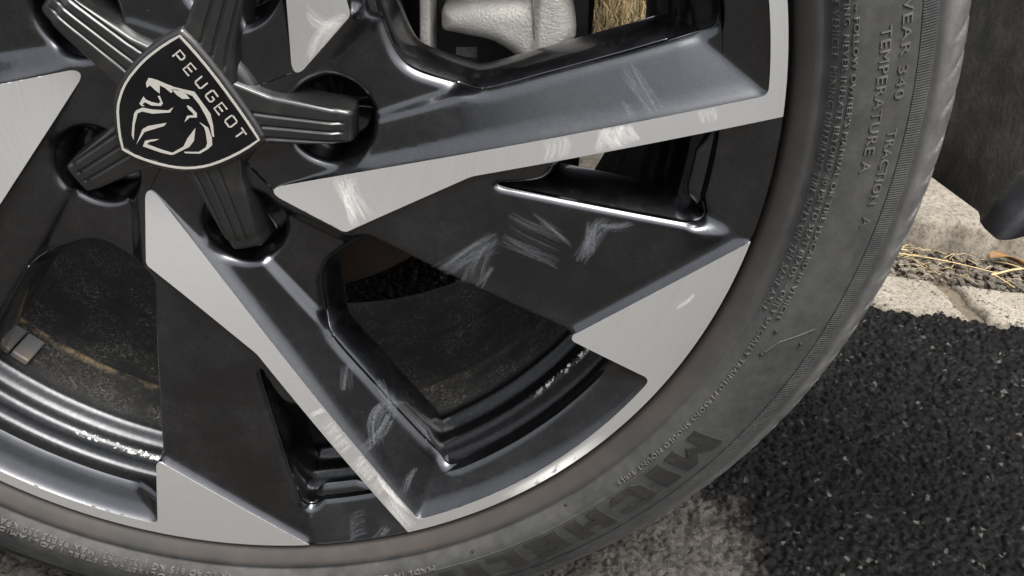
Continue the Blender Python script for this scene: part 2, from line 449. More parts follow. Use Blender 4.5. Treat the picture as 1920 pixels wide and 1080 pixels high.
def make_barrel():
    m, nt, b = mat('dirty_barrel_paint')
    n = N(nt)
    co = n.coord()
    r, a, o = n.radial(co)
    y = o[1]
    # paint outside, brake dust further in
    deep = n.math('MULTIPLY', n.math('SUBTRACT', y, 0.036), 160.0, clamp=True)
    cb = n.new('ShaderNodeCombineXYZ')
    n.l(n.math('MULTIPLY', a, 0.203), cb.inputs[0])
    n.l(y, cb.inputs[1])
    wor = n.noise(cb.outputs[0], 420, 6, 0.75, 1.4)
    cl = n.noise(cb.outputs[0], 38, 4, 0.6)
    st = n.new('ShaderNodeCombineXYZ')
    n.l(n.math('MULTIPLY', a, 0.8), st.inputs[0])
    n.l(n.math('MULTIPLY', y, 420.0), st.inputs[1])
    streak = n.noise(st.outputs[0], 1.0, 4, 0.6)
    dirt = n.mix(n.math('MULTIPLY', n.ramp(wor, [(0.5, 0), (0.68, 1)]), n.ramp(cl, [(0.40, 0), (0.66, 1)])), (0.008, 0.008, 0.0076), (0.22, 0.205, 0.17))
    dirt = n.mix(n.math('MULTIPLY', n.ramp(streak, [(0.58, 0), (0.75, 1)]), 0.5), dirt, (0.06, 0.052, 0.04))
    band = n.math('SUBTRACT', 1.0, n.math('MULTIPLY', n.math('ABSOLUTE', n.math('SUBTRACT', y, 0.0645)), 300.0), clamp=True)
    tan = n.math('MULTIPLY', band, n.ramp(n.noise(cb.outputs[0], 90, 5, 0.7), [(0.42, 0), (0.6, 1)]))
    near = n.math('SUBTRACT', 1.0, n.math('MULTIPLY', n.math('ABSOLUTE', n.math('SUBTRACT', a, -2.30)), 1.6), clamp=True)
    dirt = n.mix(n.math('MULTIPLY', tan, n.math('ADD', n.math('MULTIPLY', near, 1.6), 0.15)), dirt, (0.22, 0.16, 0.085))
    paint = n.mix(n.ramp(n.noise(co, 420, 4, 0.75), [(0.45, 0), (0.8, 0.5)]), (0.022, 0.0232, 0.026), (0.07, 0.068, 0.063))
    # chipped step edges, bare metal
    ch = n.noise(co, 210, 5, 0.75)
    e = n.math('SUBTRACT', 1.0, n.math('MULTIPLY', n.math('ABSOLUTE', n.math('SUBTRACT', y, 0.0226)), 620.0), clamp=True)
    az = n.math('SUBTRACT', 1.0, n.math('MULTIPLY', n.math('ABSOLUTE', n.math('SUBTRACT', a, -1.93)), 5.0), clamp=True)
    az2 = n.math('SUBTRACT', 1.0, n.math('MULTIPLY', n.math('ABSOLUTE', n.math('SUBTRACT', a, -0.72)), 7.0), clamp=True)
    az = n.math('MAXIMUM', az, n.math('MULTIPLY', az2, 0.7))
    chip = n.math('MULTIPLY', n.math('MULTIPLY', e, n.math('MULTIPLY', az, 2.5, clamp=True)), n.ramp(ch, [(0.53, 0), (0.56, 1)]), clamp=True)
    paint = n.mix(chip, paint, (0.85, 0.82, 0.74))
    n.l(n.mix(deep, paint, dirt), b.inputs['Base Color'])
    n.l(n.math('ADD', 0.30, n.math('MULTIPLY', deep, 0.55)), b.inputs['Roughness'])
    n.l(n.math('MULTIPLY', n.math('SUBTRACT', 1.0, deep), 0.3), b.inputs['Coat Weight'])
    n.l(n.math('MULTIPLY', n.math('SUBTRACT', 1.0, deep), n.math('SUBTRACT', 0.95, chip)), b.inputs['Metallic'])
    b.inputs['Coat Roughness'].default_value = 0.1
    n.l(n.bump(n.math('ADD', n.math('MULTIPLY', wor, deep), n.math('MULTIPLY', chip, -0.8)), 0.0006, 0.5), b.inputs['Normal'])
    return m

def make_rubber():
    m, nt, b = mat('dusty_tyre_rubber')
    n = N(nt)
    co = n.coord()
    r, a, o = n.radial(co)
    cl = n.noise(co, 16, 5, 0.65)
    fine = n.noise(co, 700, 4, 0.7)
    mid = n.noise(co, 120, 5, 0.7)
    c = n.mix(n.ramp(cl, [(0.3, 0), (0.72, 1)]), (0.021, 0.0212, 0.0212), (0.050, 0.0502, 0.0496))
    c = n.mix(n.math('MULTIPLY', n.ramp(mid, [(0.4, 0), (0.75, 1)]), 0.35), c, (0.10, 0.10, 0.097))
    # brown bloom along the bead
    bead = n.math('MULTIPLY', n.math('SUBTRACT', 0.2575, r), 260.0, clamp=True)
    brn = n.mix(n.ramp(n.noise(co, 30, 4), [(0.3, 0), (0.7, 1)]), (0.028, 0.0268, 0.0255), (0.046, 0.037, 0.031))
    c = n.mix(n.math('MULTIPLY', bead, 0.85), c, brn)
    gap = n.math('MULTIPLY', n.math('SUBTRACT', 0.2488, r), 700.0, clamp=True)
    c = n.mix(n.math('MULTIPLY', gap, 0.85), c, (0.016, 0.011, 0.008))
    shoulder = n.math('MULTIPLY', n.math('SUBTRACT', r, 0.3035), 250.0, clamp=True)
    sd = n.mix(n.ramp(n.noise(co, 75, 5, 0.7), [(0.35, 0), (0.7, 1)]), (0.06, 0.06, 0.058), (0.15, 0.148, 0.14))
    c = n.mix(n.math('MULTIPLY', shoulder, 0.75), c, sd)
    wa = n.new('ShaderNodeAttribute', attribute_name='wedge_tone')
    c = n.mix(n.math('MULTIPLY', wa.outputs['Fac'], n.ramp(n.noise(co, 160, 4, 0.7), [(0.3, 0.3), (0.65, 1)])), c, (0.26, 0.26, 0.25))  # lighter grey on the wedges beside the shoulder slots
    spk = n.math('MULTIPLY', n.ramp(n.voro(co, 150), [(0.0, 1), (0.03, 0)]), n.ramp(n.noise(co, 50, 2), [(0.48, 0), (0.58, 1)]))
    c = n.mix(n.math('MULTIPLY', spk, 0.7), c, (0.45, 0.44, 0.40))
    n.l(c, b.inputs['Base Color'])
    b.inputs['Roughness'].default_value = 0.72
    b.inputs['Specular IOR Level'].default_value = 0.35
    h = n.math('ADD', n.math('MULTIPLY', fine, 0.5), mid)
    n.l(n.bump(h, 0.0006, 0.22), b.inputs['Normal'])
    return m

def simple(name, col, rough, metal=0.0, bump=None, var=None, coat=0.0, spec=0.5):
    m, nt, b = mat(name)
    n = N(nt)
    co = n.coord()
    b.inputs['Roughness'].default_value = rough
    b.inputs['Metallic'].default_value = metal
    b.inputs['Coat Weight'].default_value = coat
    b.inputs['Coat Roughness'].default_value = 0.08
    b.inputs['Specular IOR Level'].default_value = spec
    if var:
        sc, col2, lo, hi = var
        n.l(n.mix(n.ramp(n.noise(co, sc, 6, 0.7), [(lo, 0), (hi, 1)]), col, col2), b.inputs['Base Color'])
    else:
        b.inputs['Base Color'].default_value = (*col, 1)
    if bump:
        sc, dist, st = bump
        n.l(n.bump(n.noise(co, sc, 4, 0.65), dist, st), b.inputs['Normal'])
    return m

def make_asphalt(name, far=False):
    m, nt, b = mat(name)
    n = N(nt)
    co = n.coord()
    x = n.new('ShaderNodeSeparateXYZ')
    n.l(co, x.inputs[0])
    wob = n.noise(co, 60, 6, 0.75)
    wob2 = n.noise(co, 7, 3, 0.6)
    w = n.math('ADD', n.math('MULTIPLY', n.math('SUBTRACT', wob, 0.5), 0.10), n.math('MULTIPLY', n.math('SUBTRACT', wob2, 0.5), 0.06))
    # the fresh black patch covers everything right of / behind a ragged edge
    e1 = n.math('MULTIPLY', n.math('SUBTRACT', n.math('ADD', x.outputs[0], w), 0.282), 32.0)
    e2 = n.math('MULTIPLY', n.math('SUBTRACT', n.math('ADD', x.outputs[1], w), 0.112), 32.0)
    fresh = n.math('MAXIMUM', e1, e2, clamp=True)
    v = n.new('ShaderNodeTexVoronoi')
    v.inputs['Scale'].default_value = 300
    n.l(co, v.inputs['Vector'])
    cell = n.new('ShaderNodeSeparateColor')
    n.l(v.outputs['Color'], cell.inputs[0])
    fine = n.noise(co, 900, 4, 0.7)
    blk = n.mix(n.ramp(cell.outputs[0], [(0.0, 0), (1.0, 1)]), (0.0024, 0.0024, 0.0025), (0.0095, 0.0093, 0.0091))
    pale = n.ramp(cell.outputs[1], [(0.986, 0), (0.994, 1)])
    blk = n.mix(n.math('MULTIPLY', pale, n.ramp(fine, [(0.4, 0.1), (0.7, 1)])), blk, (0.16, 0.15, 0.135))
    old = n.mix(n.ramp(cell.outputs[0], [(0.0, 0), (1.0, 1)]), (0.024, 0.0222, 0.020), (0.075, 0.069, 0.062))
    old = n.mix(n.ramp(fine, [(0.45, 0), (0.75, 0.7)]), old, (0.13, 0.122, 0.11))
    if far:
        old = n.mix(0.6, old, (0.062, 0.058, 0.052))
    old = n.mix(n.ramp(n.noise(co, 60, 4, 0.7), [(0.5, 0), (0.7, 0.7)]), old, (0.03, 0.028, 0.026))
    n.l(n.mix(fresh, old, blk), b.inputs['Base Color'])
    n.l(n.mix(fresh, 0.8, 0.55), b.inputs['Roughness'])
    n.l(n.ramp(cell.outputs[2], [(0.0, 0.03), (0.93, 0.07), (1.0, 0.25)]), b.inputs['Specular IOR Level'])
    h = n.math('ADD', n.math('MULTIPLY', n.math('SUBTRACT', 1.0, v.outputs['Distance']), 1.0 if far else 0.15), n.math('MULTIPLY', fine, 0.5))
    n.l(n.bump(h, 0.0012, 0.6), b.inputs['Normal'])
    return m

def make_stone(name, c1, c2, c3, scale=1.0):
    m, nt, b = mat(name)
    n = N(nt)
    co = n.coord()
    g = n.noise(co, 260 * scale, 6, 0.8)
    l = n.noise(co, 28 * scale, 5, 0.7)
    c = n.mix(n.ramp(l, [(0.35, 0), (0.7, 1)]), c1, c2)
    c = n.mix(n.math('MULTIPLY', n.ramp(g, [(0.46, 0), (0.62, 1)]), 0.9), c, c3)
    oi = n.new('ShaderNodeObjectInfo')
    c2_ = n.new('ShaderNodeHueSaturation')
    n.l(c, c2_.inputs['Color'])
    n.l(n.math('ADD', 0.88, n.math('MULTIPLY', oi.outputs['Random'], 0.2)), c2_.inputs['Value'])
    n.l(c2_.outputs[0], b.inputs['Base Color'])
    b.inputs['Roughness'].default_value = 0.9
    n.l(n.bump(n.math('ADD', g, n.math('MULTIPLY', l, 1.5)), 0.0012, 0.6), b.inputs['Normal'])
    return m

# ================================================================== the car
CAR = bpy.data.objects.new('parked_car', None)
CAR.empty_display_size = 0.2
COL.objects.link(CAR)
tag(CAR, 'parked dark car by its kerb, with two-tone alloy wheel and dusty black tyre', 'car')
WHEEL_M = Matrix.Translation((0, 0, ZC)) @ ryw(-5.42)

# ---------------------------------------------------------------- rim: barrel
prof = [(244.9, 0.9), (246.2, 1.6), (246.6, 4.0), (246.0, 12.0)]
V1, F1 = revolve(prof, 360)
inner = [(221.6, 10.2), (221.0, 13.0), (220.0, 17.0), (218.0, 19.2), (215.0, 20.4), (213.2, 21.6), (212.0, 23.4), (211.2, 26.0),
         (210.2, 29.0), (208.4, 31.4), (206.4, 33.0), (205.0, 35.0), (204.2, 37.6), (203.6, 41.0), (203.2, 50.0), (203.0, 59.0),
         (202.4, 61.5), (201.2, 63.0), (201.2, 66.0), (202.8, 68.0), (203.2, 80.0), (203.4, 100), (203.6, 120), (204.0, 122.0), (203.4, 124.0),
         (203.8, 150), (205.0, 175), (206.0, 190), (207.5, 195.0), (210.5, 198.0), (216.0, 199.0), (224.0, 199.5)]
inner = chaikin(inner, 1)
V2, F2 = revolve(inner, 360)
F = F1 + [tuple(i + len(V1) for i in q) for q in F2]
RIM = link('alloy_rim', mesh('alloy_rim', np.vstack((V1, V2)), F), None, CAR, WHEEL_M)

PAINT, METAL, BARREL, RUBBER = make_paint(), make_machined(), make_barrel(), make_rubber()
RIM.data.materials.append(BARREL)

# ---------------------------------------------------------------- machined faces
def ym(r):
    return 24.5 * np.clip(1 - r / 245.0, 0, 1) ** 2

A, B, C_, D_, E_ = pt(45.3, 59.9), pt(82.8, 45.1), pt(121.8, 14.5), pt(244.8, 1.1), pt(238.2, -1.0)
Fm, Gm, Hm = pt(192.8, 35.0 - 72), pt(244.8, 14.4 - 72), pt(238.2, 34.1 - 72)
lip = arc(238.2, -1.0, -37.9, 60)
top_e = [*rounded(B, A, E_, 3.0, 9)[4:], *rounded(A, E_, lip[6], 3.2, 9)[:]]
lip_e = [q for q in lip if 4.5 < np.linalg.norm(q - E_) and 4.5 < np.linalg.norm(q - Hm)]
hcorner = rounded(lip[-7], Hm, Fm, 3.2, 9)
fcorner = rounded(Hm, Fm, Gm, 2.4, 9)
rim_e = arc(244.8, 14.4 - 72, 1.1, 110)
low_e = [D_, *rounded(D_, C_, B, 14.0, 9), *rounded(C_, B, A, 3.4, 9), *rounded(B, A, E_, 3.0, 9)[:5]]
M_top = resample(top_e + lip_e, 1.3)                      # A .. E .. lip
M_h = resample([lip_e[-1]] + hcorner + fcorner[:5], 1.3)   # lip .. H .. F
M_gf = resample(fcorner[4:] + [Gm], 1.3)                   # F .. G
M_rim = resample(rim_e, 1.6)
M_low = resample(low_e, 1.3)                               # D .. C .. B .. A
M_out = dedupe(np.vstack((M_top, M_h, M_gf, M_rim, M_low)))

def lift(V, y):
    return np.stack((V[:, 0] / 1000, y / 1000, -V[:, 1] / 1000), 1)

Vm, Tm, bm_ = fill(M_out, [], 3.0, (0.35,))
ymv = ym(np.linalg.norm(Vm, axis=1))
edge_d = seg_dist(Vm, closed(M_out))
P3 = lift(Vm, ymv)
Tm = orient(Vm, Tm, 1)
ring = bm_[0]
sk = lift(Vm[ring], ymv[ring] + 1.2)
Vall = np.vstack((P3, sk, P3[ring]))
nb, n0 = len(ring), len(P3)
Fm_ = [tuple(t) for t in Tm]
for i in range(nb):
    j = (i + 1) % nb
    Fm_.append((n0 + nb + i, n0 + i, n0 + j, n0 + nb + j))
ME_MACH = mesh('machined_face', Vall, Fm_)
for k in range(5):
    link('machined_face', ME_MACH, METAL, RIM, ryw(72 * k))

# ---------------------------------------------------------------- painted spokes (one fifth each)
m72 = lambda P: rot72(np.asarray(P), -1)
low4 = m72(M_low)[::-1]                         # A4 .. B4 .. C4 .. D4
rim4 = resample(arc(244.8, 1.1 - 72, 14.4 - 72, 26), 1.6)
# window outline in this fifth
Qe = resample([M_gf[0], np.array((104.0, -63.5)), np.array((86.0, -48.0))], 1.0)
incv = chaikin([(86.0, -48.0), (82.6, -44.0), (82.6, -39.0), (84.0, -33.0), (85.8, -25.7), (87.6, -20.2), (90.6, -15.2), (95.6, -11.3),
                (103.8, -8.2), (112.5, -5.6), (118.8, -4.0), (125.0, -4.0), (135.0, -6.3)], 2)
Pe = [(153.9, -11.3), (184.0, -18.9), *rounded((184.0, -18.9), (219.0, -28.2), pt(221.0, -20), 4.0, 9)]
arcW = arc(221.0, -9.0, -37.85, 46)
# where the arc meets the F-H side
win = resample([*incv, *Pe, *arcW], 1.0)
iH = [i for i in range(len(M_h)) if np.linalg.norm(M_h[i]) < 221.0 and np.degrees(np.arctan2(M_h[i][1], M_h[i][0])) < -36.0]
side_lo = M_h[iH[0]:]                           # part of F-H below the land (window side)
side_hi = M_h[:iH[0]][::-1]                     # from the land up to H and the lip
inner_c = arc(13.0, -12.1, 59.9, 16)[::-1]
outer = dedupe(np.vstack((resample([inner_c[-1], low4[0]], 1.6), low4, rim4, M_gf[::-1], Qe, win, side_hi,
                          M_top[::-1], resample([M_top[0], inner_c[0]], 1.6), inner_c)), 0.12)
HC = np.array((57.5, 8.4))
hole = np.array([HC + 18.8 * np.array((math.cos(t), math.sin(t))) for t in np.linspace(0, 2 * math.pi, 110, endpoint=False)])
# pocket in the broad blade, drawn on spoke 0 and turned back one fifth
lowdir = lambda x: 30.5 - 25.8 * (x - 117.9) / 127.0
kp = [*rounded((219.0, 55.6), (122.0, 35.2), (146.0, 34.0), 2.2, 9), *chaikin([(128.0, 35.3), (146.0, 34.1), (151.4, 30.8), (153.8, 26.0), (157.0, lowdir(157) + 1.0)], 2)[2:],
      *rounded((157.0, lowdir(157) + 1.0), (220.4, lowdir(220.4) + 1.0), pt(221, 6), 2.5, 7), *arc(221.0, 4.5, 11.5, 12),
      *rounded(pt(221, 9), (219.0, 55.6), (190.0, 49.5), 4.0, 9)]
pocket = dedupe(resample(m72(kp + kp[:1]), 1.0), 0.12)[::-1]

rg_a, rg_b = np.array((70.0, 9.6)), np.array((119.0, -4.4))
rg_t = (rg_b - rg_a) / np.linalg.norm(rg_b - rg_a)
rg_n = np.array((-rg_t[1], rg_t[0]))
rg = np.array([rg_a + rg_t * s + rg_n * o for s in np.arange(2, 58, 0.9) for o in (-3.4, -2.6, -1.9, -1.2, -0.6, 0, 0.6, 1.2, 1.9, 2.6, 3.4)])
Vp, Tp, bi = fill(outer, [hole, pocket], 1.5, (0.4, 0.9, 1.6, 2.5, 3.6, 5.0), rg)
top_all = np.vstack((M_top, M_h[:1]))
side_all = M_h[:iH[0] + 1]
B4, F4 = m72(B), Fm
Kin, Kout = m72((122.0, 35.2)), m72((219.0, 55.6))
ridge_a, ridge_b = (70.0, 9.6), (119.0, -4.4)
sh = lambda d, w, h: h * (1 - np.clip(1 - d / w, 0, 1) ** 2)
ss = lambda t: np.clip(t, 0, 1) ** 2 * (3 - 2 * np.clip(t, 0, 1))
def paint_height(Q):
    """unsmoothed height of the painted facets, and how near a machined face is"""
    rr_ = np.linalg.norm(Q, axis=1)
    th_ = np.degrees(np.arctan2(Q[:, 1], Q[:, 0]))
    dT = np.minimum(seg_dist(Q, M_top[::3]), seg_dist(Q, side_all))
    dB = seg_dist(Q, low4[::2])
    dG = seg_dist(Q, M_gf[::4])
    side = lambda a, b: (b[0] - a[0]) * (Q[:, 1] - a[1]) - (b[1] - a[1]) * (Q[:, 0] - a[0])
    sdl = lambda a, b: side(a, b) / math.hypot(b[0] - a[0], b[1] - a[1])
    sm = lambda d, w: ss(d / (2 * w) + 0.5)
    wQ = np.maximum(np.minimum(np.minimum(sm(-sdl((80.5, -45.0), F4), 1.5), sm(-sdl(B4, (83.0, -45.5)), 1.5)), (rr_ > 78)), (th_ < -39.0) & (rr_ > 95))
    wK = sm(-sdl(Kin, Kout + (Kout - Kin) * 0.3), 3.0) * sm(rr_ - 219, 2.0)
    wP = np.maximum(np.maximum(sm(sdl(ridge_a, ridge_b), 2.2), sm(Q[:, 0] - 120.5, 2.0)), rr_ > 200)
    yv = ym(rr_)
    kr = np.interp(rr_, [60, 78, 119, 160, 205, 222, 240], [0.01, 0.03, 0.22, 0.30, 0.36, 0.47, 0.47])
    yP = yv + 0.25 + sh(dT, 6.0, 4.2) + kr * np.clip(dT - 4, 0, None)
    yP = np.where(rr_ < 66, np.minimum(yP, 16.5), yP)
    yH = yv * (1 - ss(dB / 11)) + 20.2 * ss(dB / 11)
    yH = np.where(rr_ < 62, 15.5 + (yH - 15.5) * ss((rr_ - 40) / 20), yH)
    yQ = yv + 0.25 + np.minimum(sh(dG, 6.5, 3.4), sh(dB, 2.0, 3.0))
    yK = yv + 0.3 + sh(245 - rr_, 5, 1.5) + 0.40 * np.clip(245 - rr_ - 3, 0, None)
    yPH = yP * wP + yH * (1 - wP)
    yQK = yK * wK + yQ * (1 - wK)
    return yQK * wQ + yPH * (1 - wQ), np.minimum(np.minimum(dT, dB), dG), dB
y0_, dM, dB = paint_height(Vp)
# soften the creases between facets by averaging over a small disc
acc = y0_ * 1.0
for q in range(12):
    a_ = q * math.pi / 3 + (0.5 if q > 5 else 0)
    o_ = (0.9 if q < 6 else 1.8) * np.array((math.cos(a_), math.sin(a_)))
    acc = acc + paint_height(Vp + o_)[0]
near = ss(1 - dM / 5.0)
y = acc / 13.0 * (1 - near) + y0_ * near
rr_ = np.linalg.norm(Vp, axis=1)
y = np.where(rr_ > 244.3, y0_, y)
# rounded edges of the openings
RW = 3.6
winline = np.vstack((Qe, win))
dW = seg_dist(Vp, winline)
dHo = np.abs(np.linalg.norm(Vp - HC, axis=1) - 18.8)
dK = seg_dist(Vp, closed(pocket))
rnd = lambda d, R: R - np.sqrt(np.clip(R * R - np.clip(R - d, 0, R) ** 2, 0, None))
par = lambda d, R, c: c * np.clip(1 - d / R, 0, 1) ** 2
y = y + par(dW, 4.2, 2.6) + par(dHo, 3.2, 2.2) + np.where(dB < 2.5, rnd(dK, 0.6), par(dK, 3.0, 2.2))
PV = lift(Vp, y)
PF = [tuple(t) for t in orient(Vp, Tp, 1)]
verts = [tuple(q) for q in PV]

def wall(idx_loop, nrm2, rows, close, w=None, dscale=None):
    """rows of (depth mm, inset mm) below an opening's edge"""
    prev = list(idx_loop)
    n = len(prev)
    w = np.ones(n) if w is None else w
    ds = np.ones(n) if dscale is None else dscale
    for dep, ins in rows:
        cur = []
        for k in range(n):
            i = idx_loop[k]
            q = Vp[i] + nrm2[k] * ins * w[k]
            verts.append((q[0] / 1000, (y[i] + dep * ds[k]) / 1000, -q[1] / 1000))
            cur.append(len(verts) - 1)
        for k in range(n if close else n - 1):
            j = (k + 1) % n
            PF.append((prev[k], prev[j], cur[j], cur[k]))
        prev = cur

def loop_normals(P, close):
    t = (np.roll(P, -1, 0) - np.roll(P, 1, 0)) if close else np.gradient(P, axis=0)
    t = t / (np.linalg.norm(t, axis=1)[:, None] + 1e-9)
    return np.stack((-t[:, 1], t[:, 0]), 1)

def smooth_n(nv, n=8, close=True):
    for _ in range(n):
        if close:
            nv = nv * 0.5 + (np.roll(nv, 1, 0) + np.roll(nv, -1, 0)) * 0.25
        else:
            m = nv.copy()
            m[1:-1] = nv[1:-1] * 0.5 + (nv[:-2] + nv[2:]) * 0.25
            nv = m
        nv = nv / (np.linalg.norm(nv, axis=1)[:, None] + 1e-9)
    return nv

# bolt well
ih = bi[1]
nh = (HC - Vp[ih]) / 18.8
wall(ih, nh, [(1.5, 0.1), (4, 0.4), (9, 0.9), (16, 1.3), (19, 2.5), (20, 5), (20, 18.6)], True)
# pocket: steep sides
ik = bi[2]
cen = Vp[ik].mean(0)
nk = loop_normals(Vp[ik], True)
nk = nk * np.sign(((Vp[ik] + nk * 0.5) - 0)[:, :1] * 0 + 1)
test = inside(Vp[ik] + nk * 0.4, pocket)
if test.mean() < 0.5:
    nk = -nk
nk = smooth_n(nk, 6)
rk = np.linalg.norm(Vp[ik], axis=1)
dsk = np.where(rk > 219.5, 0.15, 1.0)
for _ in range(4):
    dsk = dsk * 0.5 + (np.roll(dsk, 1) + np.roll(dsk, -1)) * 0.25
wk = np.where(seg_dist(Vp[ik], low4) < 2.0, 0.0, 1.0)
kc = m72(np.array([(219.0, 55.6), (220.4, 10.6), (122.0, 35.2)]))
wk = wk * np.clip(np.min([np.linalg.norm(Vp[ik] - c, axis=1) for c in kc], axis=0) / 14.0, 0.2, 1.0)
wall(ik, nk, [(1.2, 0.6), (4, 2.0), (9, 3.8), (16, 5.4), (22, 6.2), (24, 6.2)], True, wk, dsk)
# window: walls along blade edge, hub curve and spoke edge
pos = {}
for k, i in enumerate(bi[0]):
    pos[(round(outer[k][0], 3), round(outer[k][1], 3))] = i
seq = []
for q in dedupe(np.vstack((Qe, win)), 0.12):
    kx = (round(q[0], 3), round(q[1], 3))
    if kx in pos:
        seq.append(pos[kx])
PW = Vp[seq]
nw = loop_normals(PW, False)
if inside(PW + nw * 0.5, outer).mean() > 0.5:
    nw = -nw
nw = smooth_n(nw, 10, False)
onQ = seg_dist(PW, Qe) < 0.2
rw = np.linalg.norm(PW, axis=1)
onA = (rw > 219.8)
ww = np.where(onQ | onA, 0.0, 1.0)
dsw = np.where(onA, 0.15, 1.0)
for _ in range(6):
    ww = np.convolve(np.pad(ww, 1, mode='edge'), (0.25, 0.5, 0.25), 'valid')
    dsw = np.convolve(np.pad(dsw, 1, mode='edge'), (0.25, 0.5, 0.25), 'valid')
ww = ww * np.clip(np.linalg.norm(PW - np.array((219.0, -28.2)), axis=1) / 22.0, 0.12, 1.0)
wall(seq, nw, [(0.7, 0.5), (1.8, 1.25), (4, 2.5), (8, 4.2), (12, 5.3), (16, 6.0), (18, 6.0)], False, ww, dsw)
# side of the small machined triangle towards the window
base = len(verts)
for q in side_lo:
    yq = float(ym(np.linalg.norm(q)))
    verts.append((q[0] / 1000, (yq + 0.3) / 1000, -q[1] / 1000))
    verts.append((q[0] / 1000, (yq + 30) / 1000, -q[1] / 1000))
for k in range(len(side_lo) - 1):
    a = base + 2 * k
    PF.append((a, a + 1, a + 3, a + 2))
ME_SPOKE = mesh('spoke', verts, PF)
for k in range(5):
    link('spoke', ME_SPOKE, PAINT, RIM, ryw(72 * k))

# scratches rubbed into paint and bare metal: hair-thin curved strokes lying on the surface
def mark(name, col, alpha):
    m_ = simple(name, col, 0.6, 0.0)
    nd = N(m_.node_tree)
    nz = nd.noise(nd.coord((1, 1, 1)), 900, 4, 0.7)
    nd.l(nd.math('MULTIPLY', nd.ramp(nz, [(0.3, 0.2), (0.7, 1)]), alpha), m_.node_tree.nodes['Principled BSDF'].inputs['Alpha'])
    return m_
SCR_P = [mark('scratched_paint', (0.30, 0.32, 0.35), 0.36), mark('rubbed_paint', (0.28, 0.30, 0.33), 0.07)]
SCR_M = [mark('scratched_metal', (0.95, 0.94, 0.91), 0.5), mark('rubbed_metal', (0.95, 0.94, 0.91), 0.06)]
def surf_y(Q):
    """height of the painted surface at wheel-plane points"""
    out = np.full(len(Q), 12.0)
    for k in range(5):
        Z = rot72(Q, -k)
        m_ = inside(Z, outer)
        if m_.any():
            z = Z[m_]
            h0, _, db = paint_height(z)
            out[m_] = h0 + par(seg_dist(z, winline), 4.2, 2.6) + np.where(db < 2.5, 0, par(seg_dist(z, closed(pocket)), 3.0, 2.2))
    return out
def on_metal(P):
    k = np.zeros(len(P), bool)
    for s in range(5):
        k |= inside(rot72(P, -s), M_out)
    return k
def strokes(bundle):
    cps, spread, count, jit, kind = bundle
    cps, spread = np.array(cps), np.array(spread)
    V, F, MI = [], [], []
    for c in range(int(count * (4.2 if kind == 'p' else 4.5))):
        t0, t1 = sorted(rng.uniform(0, 1, 2))
        t0, t1 = t0 * 0.5, 0.5 + t1 * 0.5
        P = chaikin(cps, 2)
        P = P[int(t0 * (len(P) - 2)):int(t1 * (len(P) - 1)) + 2]
        if len(P) < 3:
            continue
        P = P + spread * rng.random() + rng.normal(0, jit * 0.16, 2)
        m = P.mean(0)
        a = rng.normal(0, 0.09)
        ca, sa = math.cos(a), math.sin(a)
        P = m + (P - m) @ np.array(((ca, sa), (-sa, ca)))
        t = np.gradient(P, axis=0)
        t /= np.linalg.norm(t, axis=1)[:, None] + 1e-9
        nv = np.stack((-t[:, 1], t[:, 0]), 1)
        soft = rng.random() < 0.35
        wd = rng.uniform(0.35, 0.95) if soft else rng.uniform(0.010, 0.030)
        yy = surf_y(P) - 0.10 - 0.02 * rng.random() if kind == 'p' else ym(np.linalg.norm(P, axis=1)) - 0.04 - 0.03 * rng.random()
        okp = on_metal(P) if kind == 'm' else ~on_metal(P)
        b0 = len(V)
        for i, (q, nn) in enumerate(zip(P, nv)):
            w = wd * (0.25 + 0.75 * math.sin(math.pi * (i + 0.5) / len(P)))
            for s in (1, -1):
                z = q + nn * w * s
                V.append((z[0] / 1000, yy[i] / 1000, -z[1] / 1000))
        for i in range(len(P) - 1):
            a_ = b0 + 2 * i
            if okp[i] and okp[i + 1]:
                F.append((a_, a_ + 1, a_ + 3, a_ + 2))
                MI.append(int(soft))
    return V, F, MI
for bnd in SCRATCH:
    V_, F_, MI_ = strokes(bnd)
    if F_:
        sc_ = link('scuff_mark', mesh('scuff_mark', V_, F_, True, MI_), SCR_P if bnd[4] == 'p' else SCR_M, RIM)
        sc_['kind'] = 'stuff'

# balance weights stuck inside the barrel
WGT = simple('zinc_weight', (0.20, 0.20, 0.20), 0.55, 0.6, (300, 0.0006, 0.3), (40, (0.32, 0.24, 0.17), 0.5, 0.75))
for ang in (130.4 + 0.75, 127.4 + 0.6):
    bm = bevel_box(0.0100, 0.0185, 0.0042, 0.0009, 2)
    o = link('balance_weight', bm_mesh('balance_weight', bm), WGT, RIM)
    a = math.radians(-ang - 5.42)
    rad = 0.2012
    o.matrix_basis = Matrix.Translation((rad * math.cos(a), 0.0485, rad * math.sin(a))) @ Matrix.Rotation(-(a + math.pi / 2), 4, 'Y')

# ---------------------------------------------------------------- tyre
TP = np.array([(232, 22), (240, 15), (244.5, 9.0), (246.9, 4.6), (248.2, 1.2), (250.5, -1.4), (253.6, -3.6), (256.2, -4.8), (257.6, -3.6), (258.8, -4.8), (260.6, -7.4),
               (264, -9.2), (267, -9.6), (271, -9.3), (276, -8.0), (282, -6.0), (288, -3.5), (291.6, -1.8), (292.6, -1.3), (293.4, -0.5), (297, 1.2), (300.6, 3.0),
               (301.4, 4.4), (302.4, 3.8), (305, 5.8), (308, 8.0), (310.5, 9.8), (313, 12.4), (315.2, 15.0), (317.2, 17.8), (319, 20.8), (320.6, 24.0),
               (322.0, 27.5), (323.0, 31.5), (323.8, 36), (324.2, 44), (324.6, 56), (325, 70), (325.2, 88), (325.2, 102),
               (325.2, 118), (325, 136), (324.4, 156), (323, 172), (319, 184), (310, 196), (296, 206), (276, 211), (258, 208), (246, 202), (232, 190)])
tyre_y = lambda r: np.interp(r, TP[:32, 0], TP[:32, 1])
NT = 1500
